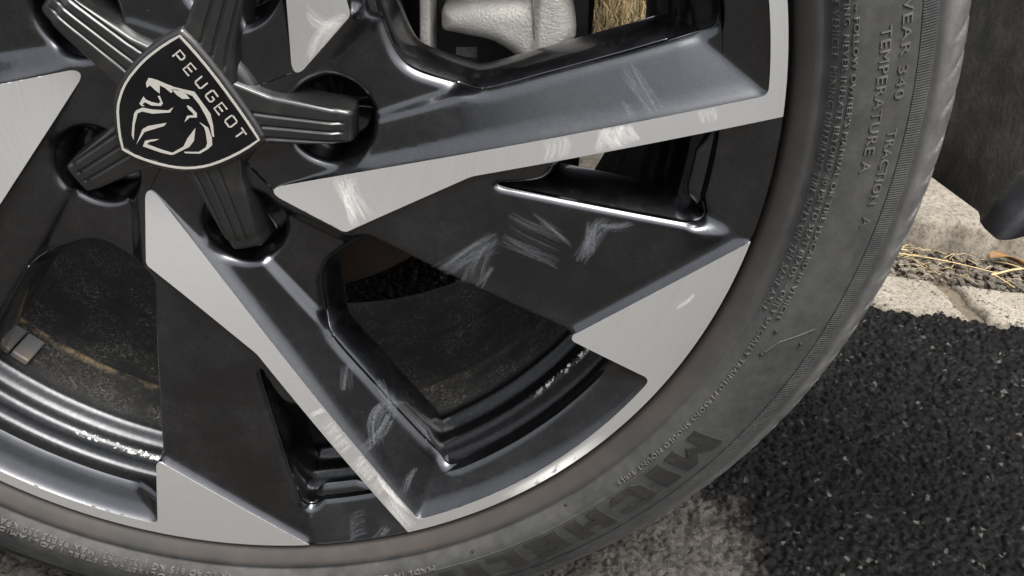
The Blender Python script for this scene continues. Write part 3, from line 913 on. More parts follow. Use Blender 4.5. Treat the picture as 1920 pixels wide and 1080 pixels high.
tha = np.arange(NT) * 360.0 / NT
RR, TT = np.meshgrid(TP[:, 0], tha)
YY, _ = np.meshgrid(TP[:, 1], tha)
RR, YY = RR.copy(), YY.copy()
# slanted slots across the shoulder and circumferential tread grooves
pitch = 2.88
WEDGE_TONE = np.zeros_like(RR)
for i in range(TP.shape[0]):
    r, yv = TP[i]
    if 309 <= r <= 325.3 and yv < 75:
        lat = (yv - 4) * 0.075
        ph = ((tha + lat + 0.18 * np.sin(tha * 0.9)) % pitch) / pitch
        g = np.where(ph < 0.86, np.clip((ph - 0.56) / 0.28, 0, 1) ** 1.6, np.clip(1 - (ph - 0.86) / 0.05, 0, 1))
        dep = np.clip((r - 311.5) / 9.0, 0, 1) * 2.6
        RR[:, i] -= g * dep
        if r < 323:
            WEDGE_TONE[:, i] = np.clip(np.where(ph < 0.90, (ph - 0.62) / 0.22, 0), 0, 1) * np.clip((r - 309.5) / 7, 0, 1)  # mask for the lighter wedge next to each slot
        YY[:, i] += g * dep * 0.5 * np.clip((322 - r) / 10, 0, 1)
    if 54 < yv < 72 or 100 < yv < 104 or 134 < yv < 140:
        RR[:, i] -= 5.5
    if 303 <= r <= 318:
        RR[:, i] += 0.06 * np.sin(tha * 11.0 + yv)
th = np.radians(TT)
TV = np.stack((RR * np.cos(th), YY, -RR * np.sin(th)), -1) / 1000
# flatten on the road, with a little bulge
rot = np.radians(-5.42)
def settle(Vv):
    Vv = Vv.copy()
    c, s = math.cos(rot), math.sin(rot)
    X = Vv[..., 0] * c + Vv[..., 2] * s
    Z = -Vv[..., 0] * s + Vv[..., 2] * c
    low = -ZC + 0.0015
    over = np.clip(low + 0.012 - Z, 0, None)
    Y = Vv[..., 1] - np.where(Vv[..., 1] < 0.1, 1, -1) * over * 0.16
    Z = np.maximum(Z, low)
    Vv[..., 0] = X * c - Z * s
    Vv[..., 1] = Y
    Vv[..., 2] = X * s + Z * c
    return Vv
TV = settle(TV).reshape(-1, 3)
kq = TP.shape[0]
ii, jj = np.meshgrid(np.arange(NT), np.arange(kq - 1), indexing='ij')
i2 = (ii + 1) % NT
TF = np.stack((ii * kq + jj, ii * kq + jj + 1, i2 * kq + jj + 1, i2 * kq + jj), -1).reshape(-1, 4)
me_t = mesh('tyre', TV, TF)
me_t.attributes.new('wedge_tone', 'FLOAT', 'POINT').data.foreach_set('value', WEDGE_TONE.ravel())
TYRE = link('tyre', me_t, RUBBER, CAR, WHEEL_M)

# fine radial ribs moulded in a band
NR = 1720
vv, ff = [], []
for i in range(NR):
    a0 = 2 * math.pi * i / NR
    st = 2 * math.pi / NR
    for q, (da, h) in enumerate(((0.0, -0.15), (0.28, 0.55), (0.5, 0.62), (0.72, 0.55))):
        for r in (293.6, 297.0, 300.4):
            t = a0 + da * st
            vv.append((r * math.cos(t) / 1000, (float(tyre_y(r)) - h) / 1000, -r * math.sin(t) / 1000))
tot = NR * 4
for i in range(tot):
    j = (i + 1) % tot
    for q in range(2):
        ff.append((i * 3 + q, i * 3 + q + 1, j * 3 + q + 1, j * 3 + q))
link('sidewall_ribs', mesh('sidewall_ribs', settle(np.array(vv)), ff, smooth=False), RUBBER, TYRE)

# raised lettering wrapped round the sidewall
LETTER = simple('lettering_rubber', (0.062, 0.060, 0.056), 0.6, 0.0, (600, 0.0004, 0.2), (60, (0.10, 0.098, 0.09), 0.4, 0.7))
BIGLET = simple('smooth_black_rubber', (0.020, 0.020, 0.0192), 0.55, 0.0, (500, 0.0004, 0.25), (50, (0.040, 0.039, 0.037), 0.45, 0.75))

def text_mesh(body, extrude):
    cu = bpy.data.curves.new('text', 'FONT')
    cu.body = body
    cu.size = 1.0
    cu.extrude = extrude
    cu.resolution_u = 2
    cu.offset = 0.0
    cu.space_character = 1.12
    ob = bpy.data.objects.new('text', cu)
    COL.objects.link(ob)
    bpy.context.view_layer.update()
    me = bpy.data.meshes.new_from_object(ob.evaluated_get(bpy.context.evaluated_depsgraph_get()))
    bpy.data.objects.remove(ob)
    bpy.data.curves.remove(cu)
    return me

def sidewall_text(body, rbase, height, d0, d1, h=0.8, m=LETTER, parent=None, bold=0.0, name='sidewall_lettering'):
    me = text_mesh(body, 0.5)
    co = np.empty(len(me.vertices) * 3)
    me.vertices.foreach_get('co', co)
    co = co.reshape(-1, 3)
    x0, x1 = co[:, 0].min(), co[:, 0].max()
    cap = 0.70
    ang = np.radians(d0 + (co[:, 0] - x0) / (x1 - x0) * (d1 - d0))
    r = rbase + co[:, 1] / cap * height
    yy = tyre_y(r) - np.where(co[:, 2] > 0, h, -0.6)
    P = np.stack((r * np.cos(ang), yy, -r * np.sin(ang)), 1) / 1000
    P = settle(P)
    me.vertices.foreach_set('co', P.ravel())
    me.flip_normals()
    me.update()
    return link(name, me, m, parent or TYRE)

sidewall_text("FAILURE DUE TO UNDERINFLATION/OVERLOADING -- FOLLOW OWNER'S MANUAL OR TIRE PLACARD IN VEHICLE.", 266.1, 2.1, -34.0, 20.9)
sidewall_text('SERIOUS INJURY DUE TO IMPROPER MOUNTING. NEVER INFLATE BEYOND 40 PSI TO SEAT BEADS -- ONLY SPECIALLY TRAINED PERSONS SHOULD MOUNT TIRES.', 262.7, 2.1, -30.0, 46.5)
sidewall_text('NEVER MIX TIRES ON THE SAME VEHICLE. MIXING DIFFERENT TIRE SIZES ON THE SAME AXLE.', 259.4, 2.0, -24.0, 20.6)
sidewall_text('TREADWEAR 340', 285.0, 4.2, -15.0, -0.6, 0.6)
sidewall_text('TEMPERATURE', 276.6, 4.3, -6.6, 3.8, 0.6)
sidewall_text('A', 276.6, 4.3, 4.4, 5.4, 0.6)
sidewall_text('TRACTION', 285.0, 4.2, 1.9, 8.4, 0.6)
sidewall_text('A', 285.0, 4.2, 9.5, 10.5, 0.6)
sidewall_text('MADE IN GERMANY', 263.5, 3.0, 71.2, 83.0)
sidewall_text('MAX LOAD 615 KG (1356 LBS) MAX PRESS 350 KPA', 260.6, 3.0, 95.0, 124.0)
sidewall_text('TREAD PLIES 2 POLYESTER 2 STEEL 1 POLYAMIDE', 265.4, 3.0, 94.0, 124.5)
# big maker's name, each letter a flat block glyph
GL = {'M': [[(0, 0), (0, 1), (0.26, 1), (0.5, 0.6), (0.74, 1), (1, 1), (1, 0), (0.72, 0), (0.72, 0.55), (0.5, 0.22), (0.28, 0.55), (0.28, 0)]],
      'I': [[(0, 0), (0, 1), (1, 1), (1, 0)]],
      'C': [[(1, 0.3), (1, 0.16), (0.82, 0), (0.2, 0), (0, 0.18), (0, 0.82), (0.2, 1), (0.82, 1), (1, 0.84), (1, 0.68), (0.7, 0.68), (0.7, 0.76), (0.34, 0.76), (0.34, 0.24), (0.7, 0.24), (0.7, 0.3)]],
      'H': [[(0, 0), (0, 1), (0.34, 1), (0.34, 0.62), (0.66, 0.62), (0.66, 1), (1, 1), (1, 0), (0.66, 0), (0.66, 0.38), (0.34, 0.38), (0.34, 0)]],
      'E': [[(0, 0), (0, 1), (1, 1), (1, 0.77), (0.4, 0.77), (0.4, 0.62), (0.92, 0.62), (0.92, 0.38), (0.4, 0.38), (0.4, 0.23), (1, 0.23), (1, 0)]],
      'L': [[(0, 0), (0, 1), (0.42, 1), (0.42, 0.24), (1, 0.24), (1, 0)]],
      'N': [[(0, 0), (0, 1), (0.3, 1), (0.68, 0.45), (0.68, 1), (1, 1), (1, 0), (0.7, 0), (0.32, 0.55), (0.32, 0)]]}
def glyph(poly, d0, d1, r0, r1, h):
    P = resample(closed(np.array(poly, float)) * np.array((d1 - d0, (r1 - r0) / 4.6)), 0.55)[:-1]
    V2, T2, bb = fill(P, [], 0.7)
    V2 = V2 / np.array((d1 - d0, (r1 - r0) / 4.6))
    T2 = orient(V2, T2, -1)
    ang = np.radians(d0 + V2[:, 0] * (d1 - d0))
    r = r0 + V2[:, 1] * (r1 - r0)
    t = np.stack((r * np.cos(ang), tyre_y(r) - h, -r * np.sin(ang)), 1) / 1000
    b = np.stack((r * np.cos(ang), tyre_y(r) + 0.6, -r * np.sin(ang)), 1) / 1000
    n = len(V2)
    F = [tuple(q) for q in T2]
    L = bb[0]
    for i in range(len(L)):
        j = (i + 1) % len(L)
        F.append((L[i], L[j], n + L[j], n + L[i]))
    return mesh('maker_letter', settle(np.vstack((t, b))), F, smooth=False)
for ch, d0, d1 in (('M', 35.6, 40.4), ('I', 41.4, 43.2), ('C', 44.6, 48.8), ('H', 50.2, 54.6), ('E', 56.0, 60.0), ('L', 61.4, 65.0), ('I', 66.2, 68.0), ('N', 69.4, 74.0)):
    link('maker_letter', glyph(GL[ch][0], d0, d1, 268.6, 286.5, 0.8), BIGLET, TYRE)
# thin moulded arcs and vent nubs
def arc_bead(r0, d0, r1, d1, wdt, h, n=40, name='moulded_line'):
    V, F = [], []
    for i in range(n + 1):
        s = i / n
        a = math.radians(d0 + (d1 - d0) * s)
        r = r0 + (r1 - r0) * s
        for dr, hh in ((-wdt, -0.3), (-wdt * 0.4, h), (wdt * 0.4, h), (wdt, -0.3)):
            V.append(((r + dr) * math.cos(a) / 1000, (float(tyre_y(r + dr)) - hh) / 1000, -(r + dr) * math.sin(a) / 1000))
    for i in range(n):
        for q in range(3):
            F.append((i * 4 + q, i * 4 + q + 1, i * 4 + q + 5, i * 4 + q + 4))
    return link(name, mesh(name, settle(np.array(V)), F), RUBBER, TYRE)
arc_bead(266.6, 42.0, 266.6, 92.0, 0.45, 0.4, 120)
arc_bead(287.6, 34.0, 287.6, 92.0, 0.35, 0.3, 120)
arc_bead(288.4, 21.0, 274.5, 22.9, 0.5, 0.5, 20)
arc_bead(274.5, 22.9, 270.6, 24.4, 0.5, 0.5, 12)
for r, d in ((269.6, 21.9), (269.6, 24.7), (285.4, 22.8), (262.5, 41.0), (259.8, 53.0), (262, 66)):
    bm = bmesh.new()
    bmesh.ops.create_uvsphere(bm, u_segments=10, v_segments=6, radius=0.00085)
    a = math.radians(d)
    o = link('vent_nub', bm_mesh('vent_nub', bm, True), RUBBER, TYRE)
    o.matrix_basis = Matrix.Translation((r * math.cos(a) / 1000, (float(tyre_y(r)) - 0.3) / 1000, -r * math.sin(a) / 1000))

# ---------------------------------------------------------------- centre cap
CAPM = simple('satin_black_plastic', (0.010, 0.0103, 0.0107), 0.34, 0.0, (500, 0.0002, 0.1), (45, (0.03, 0.029, 0.027), 0.5, 0.8), 0.5)
GLOSS = simple('gloss_black_enamel', (0.004, 0.004, 0.005), 0.3, 0.0, None, (40, (0.008, 0.008, 0.009), 0.4, 0.7), 0.0, 0.22)
SILVER = simple('satin_silver_print', (0.62, 0.60, 0.55), 0.42, 0.55)
def pillow(outline, y_face, R, depth, step, mat_, name, parent, mw=None, dome=0.0, to3=lift, both=False):
    """flat plate with rounded rim cut to an outline (mm), face towards the viewer"""
    outl = dedupe(resample(closed(np.array(outline, float)), step * 0.6), 0.05)
    V2, T2, bb = fill(outl, [], step, tuple(R * q for q in (0.12, 0.3, 0.6)) if R > 0.4 else ())
    d = seg_dist(V2, closed(outl))
    yy = y_face + rnd(d, R) - dome * (1 - (np.linalg.norm(V2 - V2.mean(0), axis=1) / 30.0) ** 2).clip(0, 1)
    T2 = orient(V2, T2, 1)
    P = to3(V2, yy)
    L = bb[0]
    n = len(P)
    Q = to3(V2[L], yy[L] + depth)
    F = [tuple(q) for q in T2]
    for i in range(len(L)):
        j = (i + 1) % len(L)
        F.append((L[i], n + i, n + j, L[j]))
    return link(name, mesh(name, np.vstack((P, Q)), F), mat_, parent, mw)

def offset_poly(P, d):
    P = np.asarray(P, float)
    t = np.roll(P, -1, 0) - np.roll(P, 1, 0)
    t /= np.linalg.norm(t, axis=1)[:, None]
    nrm = np.stack((t[:, 1], -t[:, 0]), 1)
    ar = np.sum(P[:, 0] * np.roll(P[:, 1], -1) - np.roll(P[:, 0], -1) * P[:, 1])
    return P + nrm * d * np.sign(ar)

BORDER = np.array(BORDER)
bez = offset_poly(BORDER, 3.1)
bez = chaikin(closed(bez), 1)[:-1]
CAP = pillow(bez, 7.3, 2.6, 9.0, 1.2, CAPM, 'centre_cap', CAR, WHEEL_M)
pillow(offset_poly(BORDER, 0.55), 6.75, 0.15, 1.0, 2.0, GLOSS, 'badge_face', CAP)
# silver outline as a thin raised ring
def ring_plate(P_out, P_in, y0, h, mat_, name, parent):
    n = len(P_out)
    a = lift(P_out, np.full(n, y0)); b = lift(P_in, np.full(n, y0))
    c = lift(P_out, np.full(n, y0 + h)); d = lift(P_in, np.full(n, y0 + h))
    F = []
    for i in range(n):
        j = (i + 1) % n
        F += [(i, j, n + j, n + i), (i, 2 * n + i, 2 * n + j, j), (n + i, n + j, 3 * n + j, 3 * n + i)]
    return link(name, mesh(name, np.vstack((a, b, c, d)), F, smooth=False), mat_, parent)
ring_plate(offset_poly(BORDER, 0.55), offset_poly(BORDER, -0.42), 6.45, 0.5, SILVER, 'badge_border', CAP)
for P in LION:
    P = np.array(P)
    V2, T2, bb = fill(P, [], 3.0)
    T2 = orient(V2, T2, 1)
    L = bb[0]
    F = [tuple(q) for q in T2] + [(L[i], len(V2) + i, len(V2) + (i + 1) % len(L), L[(i + 1) % len(L)]) for i in range(len(L))]
    link('badge_emblem_stroke', mesh('badge_emblem_stroke', np.vstack((lift(V2, np.full(len(V2), 6.55)), lift(V2[L], np.full(len(L), 6.8)))), F, smooth=False), SILVER, CAP)
ST = {'P': [[(-1, -1), (-1, 1), (0.75, 1), (1, 0.7), (1, 0.15), (0.75, -0.15), (-1, -0.15)]],
      'E': [[(1, 1), (-1, 1), (-1, -1), (1, -1)], [(-1, 0), (0.8, 0)]],
      'U': [[(-1, 1), (-1, -0.7), (-0.75, -1), (0.75, -1), (1, -0.7), (1, 1)]],
      'G': [[(1, 1), (-0.75, 1), (-1, 0.7), (-1, -0.7), (-0.75, -1), (0.75, -1), (1, -0.7), (1, 0), (0.1, 0)]],
      'O': [[(-0.75, 1), (0.75, 1), (1, 0.7), (1, -0.7), (0.75, -1), (-0.75, -1), (-1, -0.7), (-1, 0.7), (-0.75, 1)]],
      'T': [[(-1, 1), (1, 1)], [(0, 1), (0, -1)]]}
for ch, c, rx, up in LETTERS:
    c, rx, up = map(np.array, (c, rx, up))
    V, F = [], []
    for pl in ST[ch]:
        Q = np.array([c + rx * x * 0.92 + up * yv * 0.92 for x, yv in pl])
        t = np.gradient(Q, axis=0)
        t /= np.linalg.norm(t, axis=1)[:, None]
        nv = np.stack((-t[:, 1], t[:, 0]), 1) * 0.34
        b0 = len(V)
        for q, nn in zip(Q, nv):
            for s, yy in ((1, 6.55), (-1, 6.55), (1, 6.8), (-1, 6.8)):
                z = q + nn * s
                V.append((z[0] / 1000, yy / 1000, -z[1] / 1000))
        for i in range(len(Q) - 1):
            a = b0 + 4 * i
            F += [(a, a + 1, a + 5, a + 4), (a, a + 4, a + 6, a + 2), (a + 1, a + 3, a + 7, a + 5)]
    link('badge_letter', mesh('badge_letter', V, F, smooth=False), SILVER, CAP)
# five grooved arms reaching into the bolt wells
NS, NA = 46, 61
V, F = [], []
for i in range(NS):
    s = 14 + (68.5 - 14) * i / (NS - 1)
    hw = float(np.interp(s, [14, 26, 34, 50, 61, 68.5], [17.0, 13.2, 10.8, 9.2, 8.0, 6.9]))
    yt = float(np.interp(s, [14, 27, 56, 60.8, 62.0, 67.0, 68.5], [9.0, 9.2, 9.9, 10.3, 11.4, 12.4, 14.5]))
    for j in range(NA):
        w = -1 + 2 * j / (NA - 1)
        yv = yt + rnd(np.array([(1 - abs(w)) * hw]), 1.8)[0]
        if 24 < s < 64.3:
            for g in (-0.24, 0.25, 0.74):
                dd = abs(w * hw - g * (4.6 + hw * 0.55)) / 0.8
                if dd < 1:
                    yv += 0.85 * (1 - dd * dd)
        yv += 0.5 * w * w
        V.append((s, yv, w * hw))
    for w, dep in ((1, 20),):
        pass
V = np.array(V)
base_n = len(V)
Vs = [(x / 1000, yv / 1000, -z / 1000) for x, yv, z in V]
F = [(i * NA + j, i * NA + j + 1, (i + 1) * NA + j + 1, (i + 1) * NA + j) for i in range(NS - 1) for j in range(NA - 1)]
def skirt(idx, dep, grow):
    b = len(Vs)
    for i in idx:
        x, yv, z = Vs[i]
        Vs.append((x + grow[0] * (x > 0.07), yv + dep, z + math.copysign(grow[1], z)))
    for k in range(len(idx) - 1):
        F.append((idx[k], idx[k + 1], b + k + 1, b + k))
skirt([i * NA for i in range(NS)], 0.013, (0, 0.0016))
skirt([i * NA + NA - 1 for i in range(NS)], 0.013, (0, 0.0016))
skirt([(NS - 1) * NA + j for j in range(NA)], 0.013, (0.001, 0))
ME_ARM = mesh('cap_arm', Vs, F)
bmx = bmesh.new(); bmx.from_mesh(ME_ARM); bmesh.ops.recalc_face_normals(bmx, faces=bmx.faces); bmx.to_mesh(ME_ARM); bmx.free()
for k in range(5):
    link('cap_arm', ME_ARM, CAPM, CAP, ryw(8.4 + 72 * k))
Vb, Fb = revolve(chaikin([(0.1, 11.6), (26, 11.6), (29.0, 12.6), (31.0, 15.0), (32, 20.0)], 1), 96)
link('cap_base', mesh('cap_base', Vb, Fb), CAPM, CAP)

# ---------------------------------------------------------------- brakes behind the spokes (world axes, wheel centre at ZC)
CAST = simple('cast_aluminium', (0.50, 0.485, 0.455), 0.55, 0.45, (900, 0.0012, 0.55), (70, (0.40, 0.385, 0.36), 0.4, 0.7))
RUST = simple('dark_rusty_iron', (0.028, 0.018, 0.013), 0.8, 0.1, (200, 0.001, 0.4), (30, (0.05, 0.03, 0.02), 0.4, 0.7))
BLK = simple('black_plastic', (0.012, 0.012, 0.012), 0.7, 0.0, (300, 0.001, 0.3))
PADM = simple('black_pad_coating', (0.012, 0.012, 0.0125), 0.6, 0.0, (260, 0.0006, 0.3), (50, (0.03, 0.029, 0.026), 0.45, 0.8))
PRINT = simple('grey_print', (0.26, 0.26, 0.245), 0.7, 0.0, None, (160, (0.06, 0.06, 0.057), 0.4, 0.65))
lift_w = lambda Vv, yy: np.stack((Vv[:, 0] / 1000, np.asarray(yy) / 1000, -Vv[:, 1] / 1000 + ZC), 1)
flip = lambda P: np.array([(x * 1000, -z * 1000) for x, z in P])
CALP = pillow(flip(CALIPER), 46.0, 7.5, 22.0, 1.8, CAST, 'brake_caliper', CAR, None, 0.0, lift_w)
bmx = bmesh.new(); bmx.from_mesh(CALP.data)
for v in bmx.verts:                        # ribbed, stepped casting: the outer half stands prouder
    if v.co.x > 0.1425:
        v.co.y -= 0.0035 * min(1, (v.co.x - 0.1425) / 0.0018)
    v.co.y += 0.10 * max(0, 0.128 - v.co.x)
bmx.to_mesh(CALP.data); bmx.free()
# parting seam: a thin raised line in plain brown
cr = np.array(CRACK)
V, F = [], []
for i, (x, z) in enumerate(cr):
    for dx, dy in ((-0.0004, 0), (0.0, -0.00035), (0.0004, 0)):
        V.append((x + dx + 0.0002, 0.0457 + dy - 0.0004, z + ZC))
for i in range(len(cr) - 1):
    for q in range(2):
        F.append((i * 3 + q, i * 3 + q + 1, i * 3 + q + 4, i * 3 + q + 3))
link('casting_seam', mesh('casting_seam', V, F), simple('seam_brown', (0.14, 0.10, 0.07), 0.8), CALP)
pillow(flip(CALSTRIP), 50.0, 1.2, 24.0, 1.2, CAST, 'pad_guide_plate', CALP, None, 0.0, lift_w)
PAD = pillow(flip(PADBACK), 78.0, 1.0, 10.0, 4.0, PADM, 'brake_pad', CAR, None, 0.0, lift_w)
for b in BAR:
    P = flip(b)
    P3 = lift_w(P, np.full(4, 77.4)); Q3 = lift_w(P, np.full(4, 78.2))
    link('barcode_bar', mesh('barcode_bar', np.vstack((P3, Q3)), [(0, 1, 2, 3), (0, 4, 5, 1), (1, 5, 6, 2), (2, 6, 7, 3), (3, 7, 4, 0)], smooth=False), PRINT, PAD)
for ch, (x, z) in zip('6351', DIGITS):
    me = text_mesh(ch, 0.05)
    o = link('printed_digit', me, PRINT, PAD)
    o.matrix_basis = Matrix.Translation((x - 0.0018, 0.0772, z + ZC + 0.0011)) @ Matrix.Rotation(math.radians(90), 4, 'Y') @ Matrix.Rotation(math.radians(90), 4, 'X') @ Matrix.Scale(0.0046, 4)
Vd, Fd = revolve(chaikin([(40, 60), (76, 60), (78, 64), (78, 84), (80, 88), (130, 88), (134, 88.5), (135, 90), (135, 110), (134, 112), (80, 112)], 1), 160)
DISC = link('brake_disc', mesh('brake_disc', Vd, Fd), RUST, CAR, Matrix.Translation((0, 0, ZC)))
Vd, Fd = revolve([(0.5, 40), (34, 40), (38, 44), (38, 62), (70, 62), (72, 180), (0.5, 180)], 96)
link('wheel_hub', mesh('wheel_hub', Vd, Fd), RUST, CAR, Matrix.Translation((0, 0, ZC)))
# upright and spring arm inside, dark
bm = bevel_box(0.060, 0.10, 0.30, 0.01, 3)
o = link('suspension_upright', bm_mesh('suspension_upright', bm, True), BLK, CAR, Matrix.Translation((0.142, 0.165, ZC + 0.055)))
bm = bevel_box(0.10, 0.03, 0.05, 0.006, 2)
link('suspension_bracket', bm_mesh('suspension_bracket', bm, True), BLK, o, Matrix.Translation((-0.008, 0.03, -0.108)))

# ---------------------------------------------------------------- body round the wheel
BODY = simple('dark_body_paint', (0.012, 0.013, 0.016), 0.3, 0.3, None, (60, (0.03, 0.03, 0.03), 0.5, 0.8), 0.8)
LINER = simple('felt_arch_liner', (0.17, 0.165, 0.15), 0.95, 0.0, (260, 0.002, 0.8), (55, (0.34, 0.32, 0.29), 0.45, 0.75), 0.0, 0.2)
FLAP = simple('grey_moulded_plastic', (0.085, 0.088, 0.098), 0.5, 0.0, (420, 0.0006, 0.35), (36, (0.17, 0.17, 0.17), 0.45, 0.8))
# arch liner: half tunnel, straight down behind the tyre
sec = [(0.3885, -0.0594, 0.0965), (0.3893, -0.030, 0.077), (0.3905, 0.02, 0.040)] + [(0.392 * math.cos(math.radians(a)), 0.392 * math.sin(math.radians(a)), 0.02) for a in range(6, 181, 6)] + [(-0.392, -0.10, 0.02)]
V, F = [], []
for k, (x, z, yo) in enumerate(sec):
    for q, yv in enumerate((yo, 0.15, 0.25, 0.40) if k < 3 else (0.006, 0.05, 0.22, 0.40)):
        fl = 1.168 if (k >= 3 and q == 0) else 1.0          # flared out to meet the wheel-arch lip
        V.append((x * fl, yv, z * (fl if z > 0 else 1) + ZC - ((yv - 0.0965) * 0.125 if k == 0 else 0)))
n4 = 4
for i in range(len(sec) - 1):
    for q in range(3):
        F.append((i * n4 + q, i * n4 + q + 1, (i + 1) * n4 + q + 1, (i + 1) * n4 + q))
me = mesh('wheel_arch_liner', V, F)
LIN = link('wheel_arch_liner', me, LINER, CAR)
LIN.modifiers.new('thickness', 'SOLIDIFY').thickness = 0.004
# mud flap: curled edge beside the liner
sect = [(0.400, 0.145), (0.3905, 0.105), (0.3876, 0.0975), (0.3868, 0.090), (0.3876, 0.0805), (0.3895, 0.0772), (0.393, 0.0768), (0.398, 0.0788), (0.404, 0.0825), (0.415, 0.086), (0.44, 0.088), (0.50, 0.088)]
V, F = [], []
NZ = 9
for k in range(NZ):
    z = -0.0655 + 0.26 * (k / (NZ - 1)) ** 1.4
    for x, yv in sect:
        V.append((x + 0.60 * (z + 0.0655), yv + 0.10 * (z + 0.0655), z + ZC))
ns = len(sect)
for k in range(NZ - 1):
    for i in range(ns - 1):
        F.append((k * ns + i, k * ns + i + 1, (k + 1) * ns + i + 1, (k + 1) * ns + i))
MF = link('mud_flap', mesh('mud_flap', V, F), FLAP, CAR)
MF.modifiers.new('thickness', 'SOLIDIFY').thickness = 0.004
# quarter panel with the wheel opening, and floor pan above
ar = [(0.455 * math.cos(math.radians(a)), 0.455 * math.sin(math.radians(a))) for a in range(-8, 189, 7)]
outl = [(0.60, -0.02), (0.60, 0.55), (-1.0, 0.55), (-1.0, -0.11)] + [(-0.46, -0.11)] + ar[::-1] + [(0.48, -0.02)]
V2, T2, bb = fill(np.array(outl)[::-1] * 100, [], 4.0)
V2 /= 100
dA = np.abs(np.hypot(V2[:, 0], V2[:, 1]) - 0.455)
yy = 0.015 - 0.03 * np.exp(-dA / 0.03) + 0.25 * np.clip(V2[:, 1] - 0.25, 0, None) ** 2 + 0.05 * (np.clip(np.abs(V2[:, 0]) - 0.5, 0, None)) ** 2
P = np.stack((V2[:, 0], yy, V2[:, 1] + ZC), 1)
QP = link('quarter_panel', mesh('quarter_panel', P, T2), BODY, CAR)
QP.modifiers.new('thickness', 'SOLIDIFY').thickness = 0.003
bm = bevel_box(1.16, 1.35, 0.05, 0.02, 2)
link('floor_pan', bm_mesh('floor_pan', bm), BLK, CAR, Matrix.Translation((-0.25, 1.08, 0.30)))

# ================================================================== ground
ROAD = make_asphalt('asphalt_road')
ROADFAR = make_asphalt('asphalt_far', True)
TAN8 = math.tan(math.radians(8.0))
KO = Vector((0.57, 0.403, 0))
def kf(s, t, z=0.0):
    c, sn = math.cos(math.radians(8)), math.sin(math.radians(8))
    return (KO.x + s * c + t * sn, KO.y - s * sn + t * c, z)
# far sheet
V = [(-120, -120, -0.006), (120, -120, -0.006), (120, 120, -0.006), (-120, 120, -0.006)]
tag(link('ground', mesh('ground', V, [(0, 1, 2, 3)], False), ROADFAR), kind='structure')
# near patch with real aggregate relief
x0, x1, y0, y1, st = -0.22, 0.74, -0.07, 0.45, 0.0013
nx, ny = int((x1 - x0) / st), int((y1 - y0) / st)
Hh = np.zeros((ny, nx))
def stones(count, rmin, rmax, hmul, base):
    cx = rng.uniform(0, nx, count); cy = rng.uniform(0, ny, count)
    rd = rng.uniform(rmin, rmax, count) ** 1.0
    el = rng.uniform(0.7, 1.4, count); an = rng.uniform(0, math.pi, count)
    bz = rng.uniform(base - 0.0009, base + 0.0007, count)
    tx = rng.normal(0, 0.22, count); ty = rng.normal(0, 0.22, count)
    for i in range(count):
        R = rd[i] / st
        k = int(R * 1.45) + 1
        xa, xb, ya, yb = max(0, int(cx[i]) - k), min(nx, int(cx[i]) + k + 1), max(0, int(cy[i]) - k), min(ny, int(cy[i]) + k + 1)
        if xb <= xa or yb <= ya:
            continue
        gx, gy = np.meshgrid(np.arange(xa, xb) - cx[i], np.arange(ya, yb) - cy[i])
        c, s = math.cos(an[i]), math.sin(an[i])
        p = (gx * c + gy * s) * el[i] / R
        q = (-gx * s + gy * c) / el[i] / R
        d = np.maximum(np.maximum(np.abs(p), np.abs(q)), (np.abs(p) + np.abs(q)) * 0.74)
        h = bz[i] + hmul * rd[i] * (np.clip(1 - d ** 3.0, -1, 1)) + (tx[i] * gx + ty[i] * gy) * st * (d < 1)
        h = np.where(d < 1, h, -1)
        Hh[ya:yb, xa:xb] = np.maximum(Hh[ya:yb, xa:xb], h)
area = (x1 - x0) * (y1 - y0)
stones(int(area * 120000), 0.0011, 0.0024, 0.80, 0.0009)
stones(int(area * 12000), 0.0022, 0.0042, 0.60, 0.0012)
Hh += rng.normal(0, 0.00025, Hh.shape)
gx, gy = np.meshgrid(x0 + np.arange(nx) * st, y0 + np.arange(ny) * st)
edge = KO.y - (gx - KO.x) * TAN8                      # asphalt ends at the gutter stones
wobble = 0.0035 * np.sin(gx * 71) + 0.003 * np.sin(gx * 173 + 1) + 0.002 * np.sin(gx * 391)
t = gy - edge - wobble
Hh = np.where(t > 0, np.maximum(0, Hh - 0.004 - t * 0.6) - np.clip(t, 0, 0.02) * 0.8, Hh + 0.0012)
Hh -= np.clip(0.03 - np.minimum(np.minimum(gx - x0, x1 - gx), gy - y0), 0, 0.03) * 0.15
gv = np.stack((gx, gy, Hh - 0.0018), -1).reshape(-1, 3)
ii, jj = np.meshgrid(np.arange(ny - 1), np.arange(nx - 1), indexing='ij')
gf = np.stack((ii * nx + jj, ii * nx + jj + 1, (ii + 1) * nx + jj + 1, (ii + 1) * nx + jj), -1).reshape(-1, 4)
me = bpy.data.meshes.new('road')
me.vertices.add(len(gv)); me.vertices.foreach_set('co', gv.ravel())
me.loops.add(gf.size); me.loops.foreach_set('vertex_index', gf.ravel().astype(np.int32))
me.polygons.add(len(gf)); me.polygons.foreach_set('loop_start', np.arange(0, gf.size, 4, dtype=np.int32))
me.update(calc_edges=True)
tag(link('road', me, ROAD), kind='structure')

STONE = make_stone('pale_gutter_stone', (0.20, 0.18, 0.142), (0.30, 0.272, 0.228), (0.09, 0.075, 0.056))
KERBM = make_stone('weathered_kerb_concrete', (0.15, 0.133, 0.105), (0.24, 0.217, 0.176), (0.06, 0.051, 0.04), 0.8)
SOIL = make_stone('soil', (0.10, 0.08, 0.055), (0.15, 0.12, 0.08), (0.05, 0.04, 0.03))

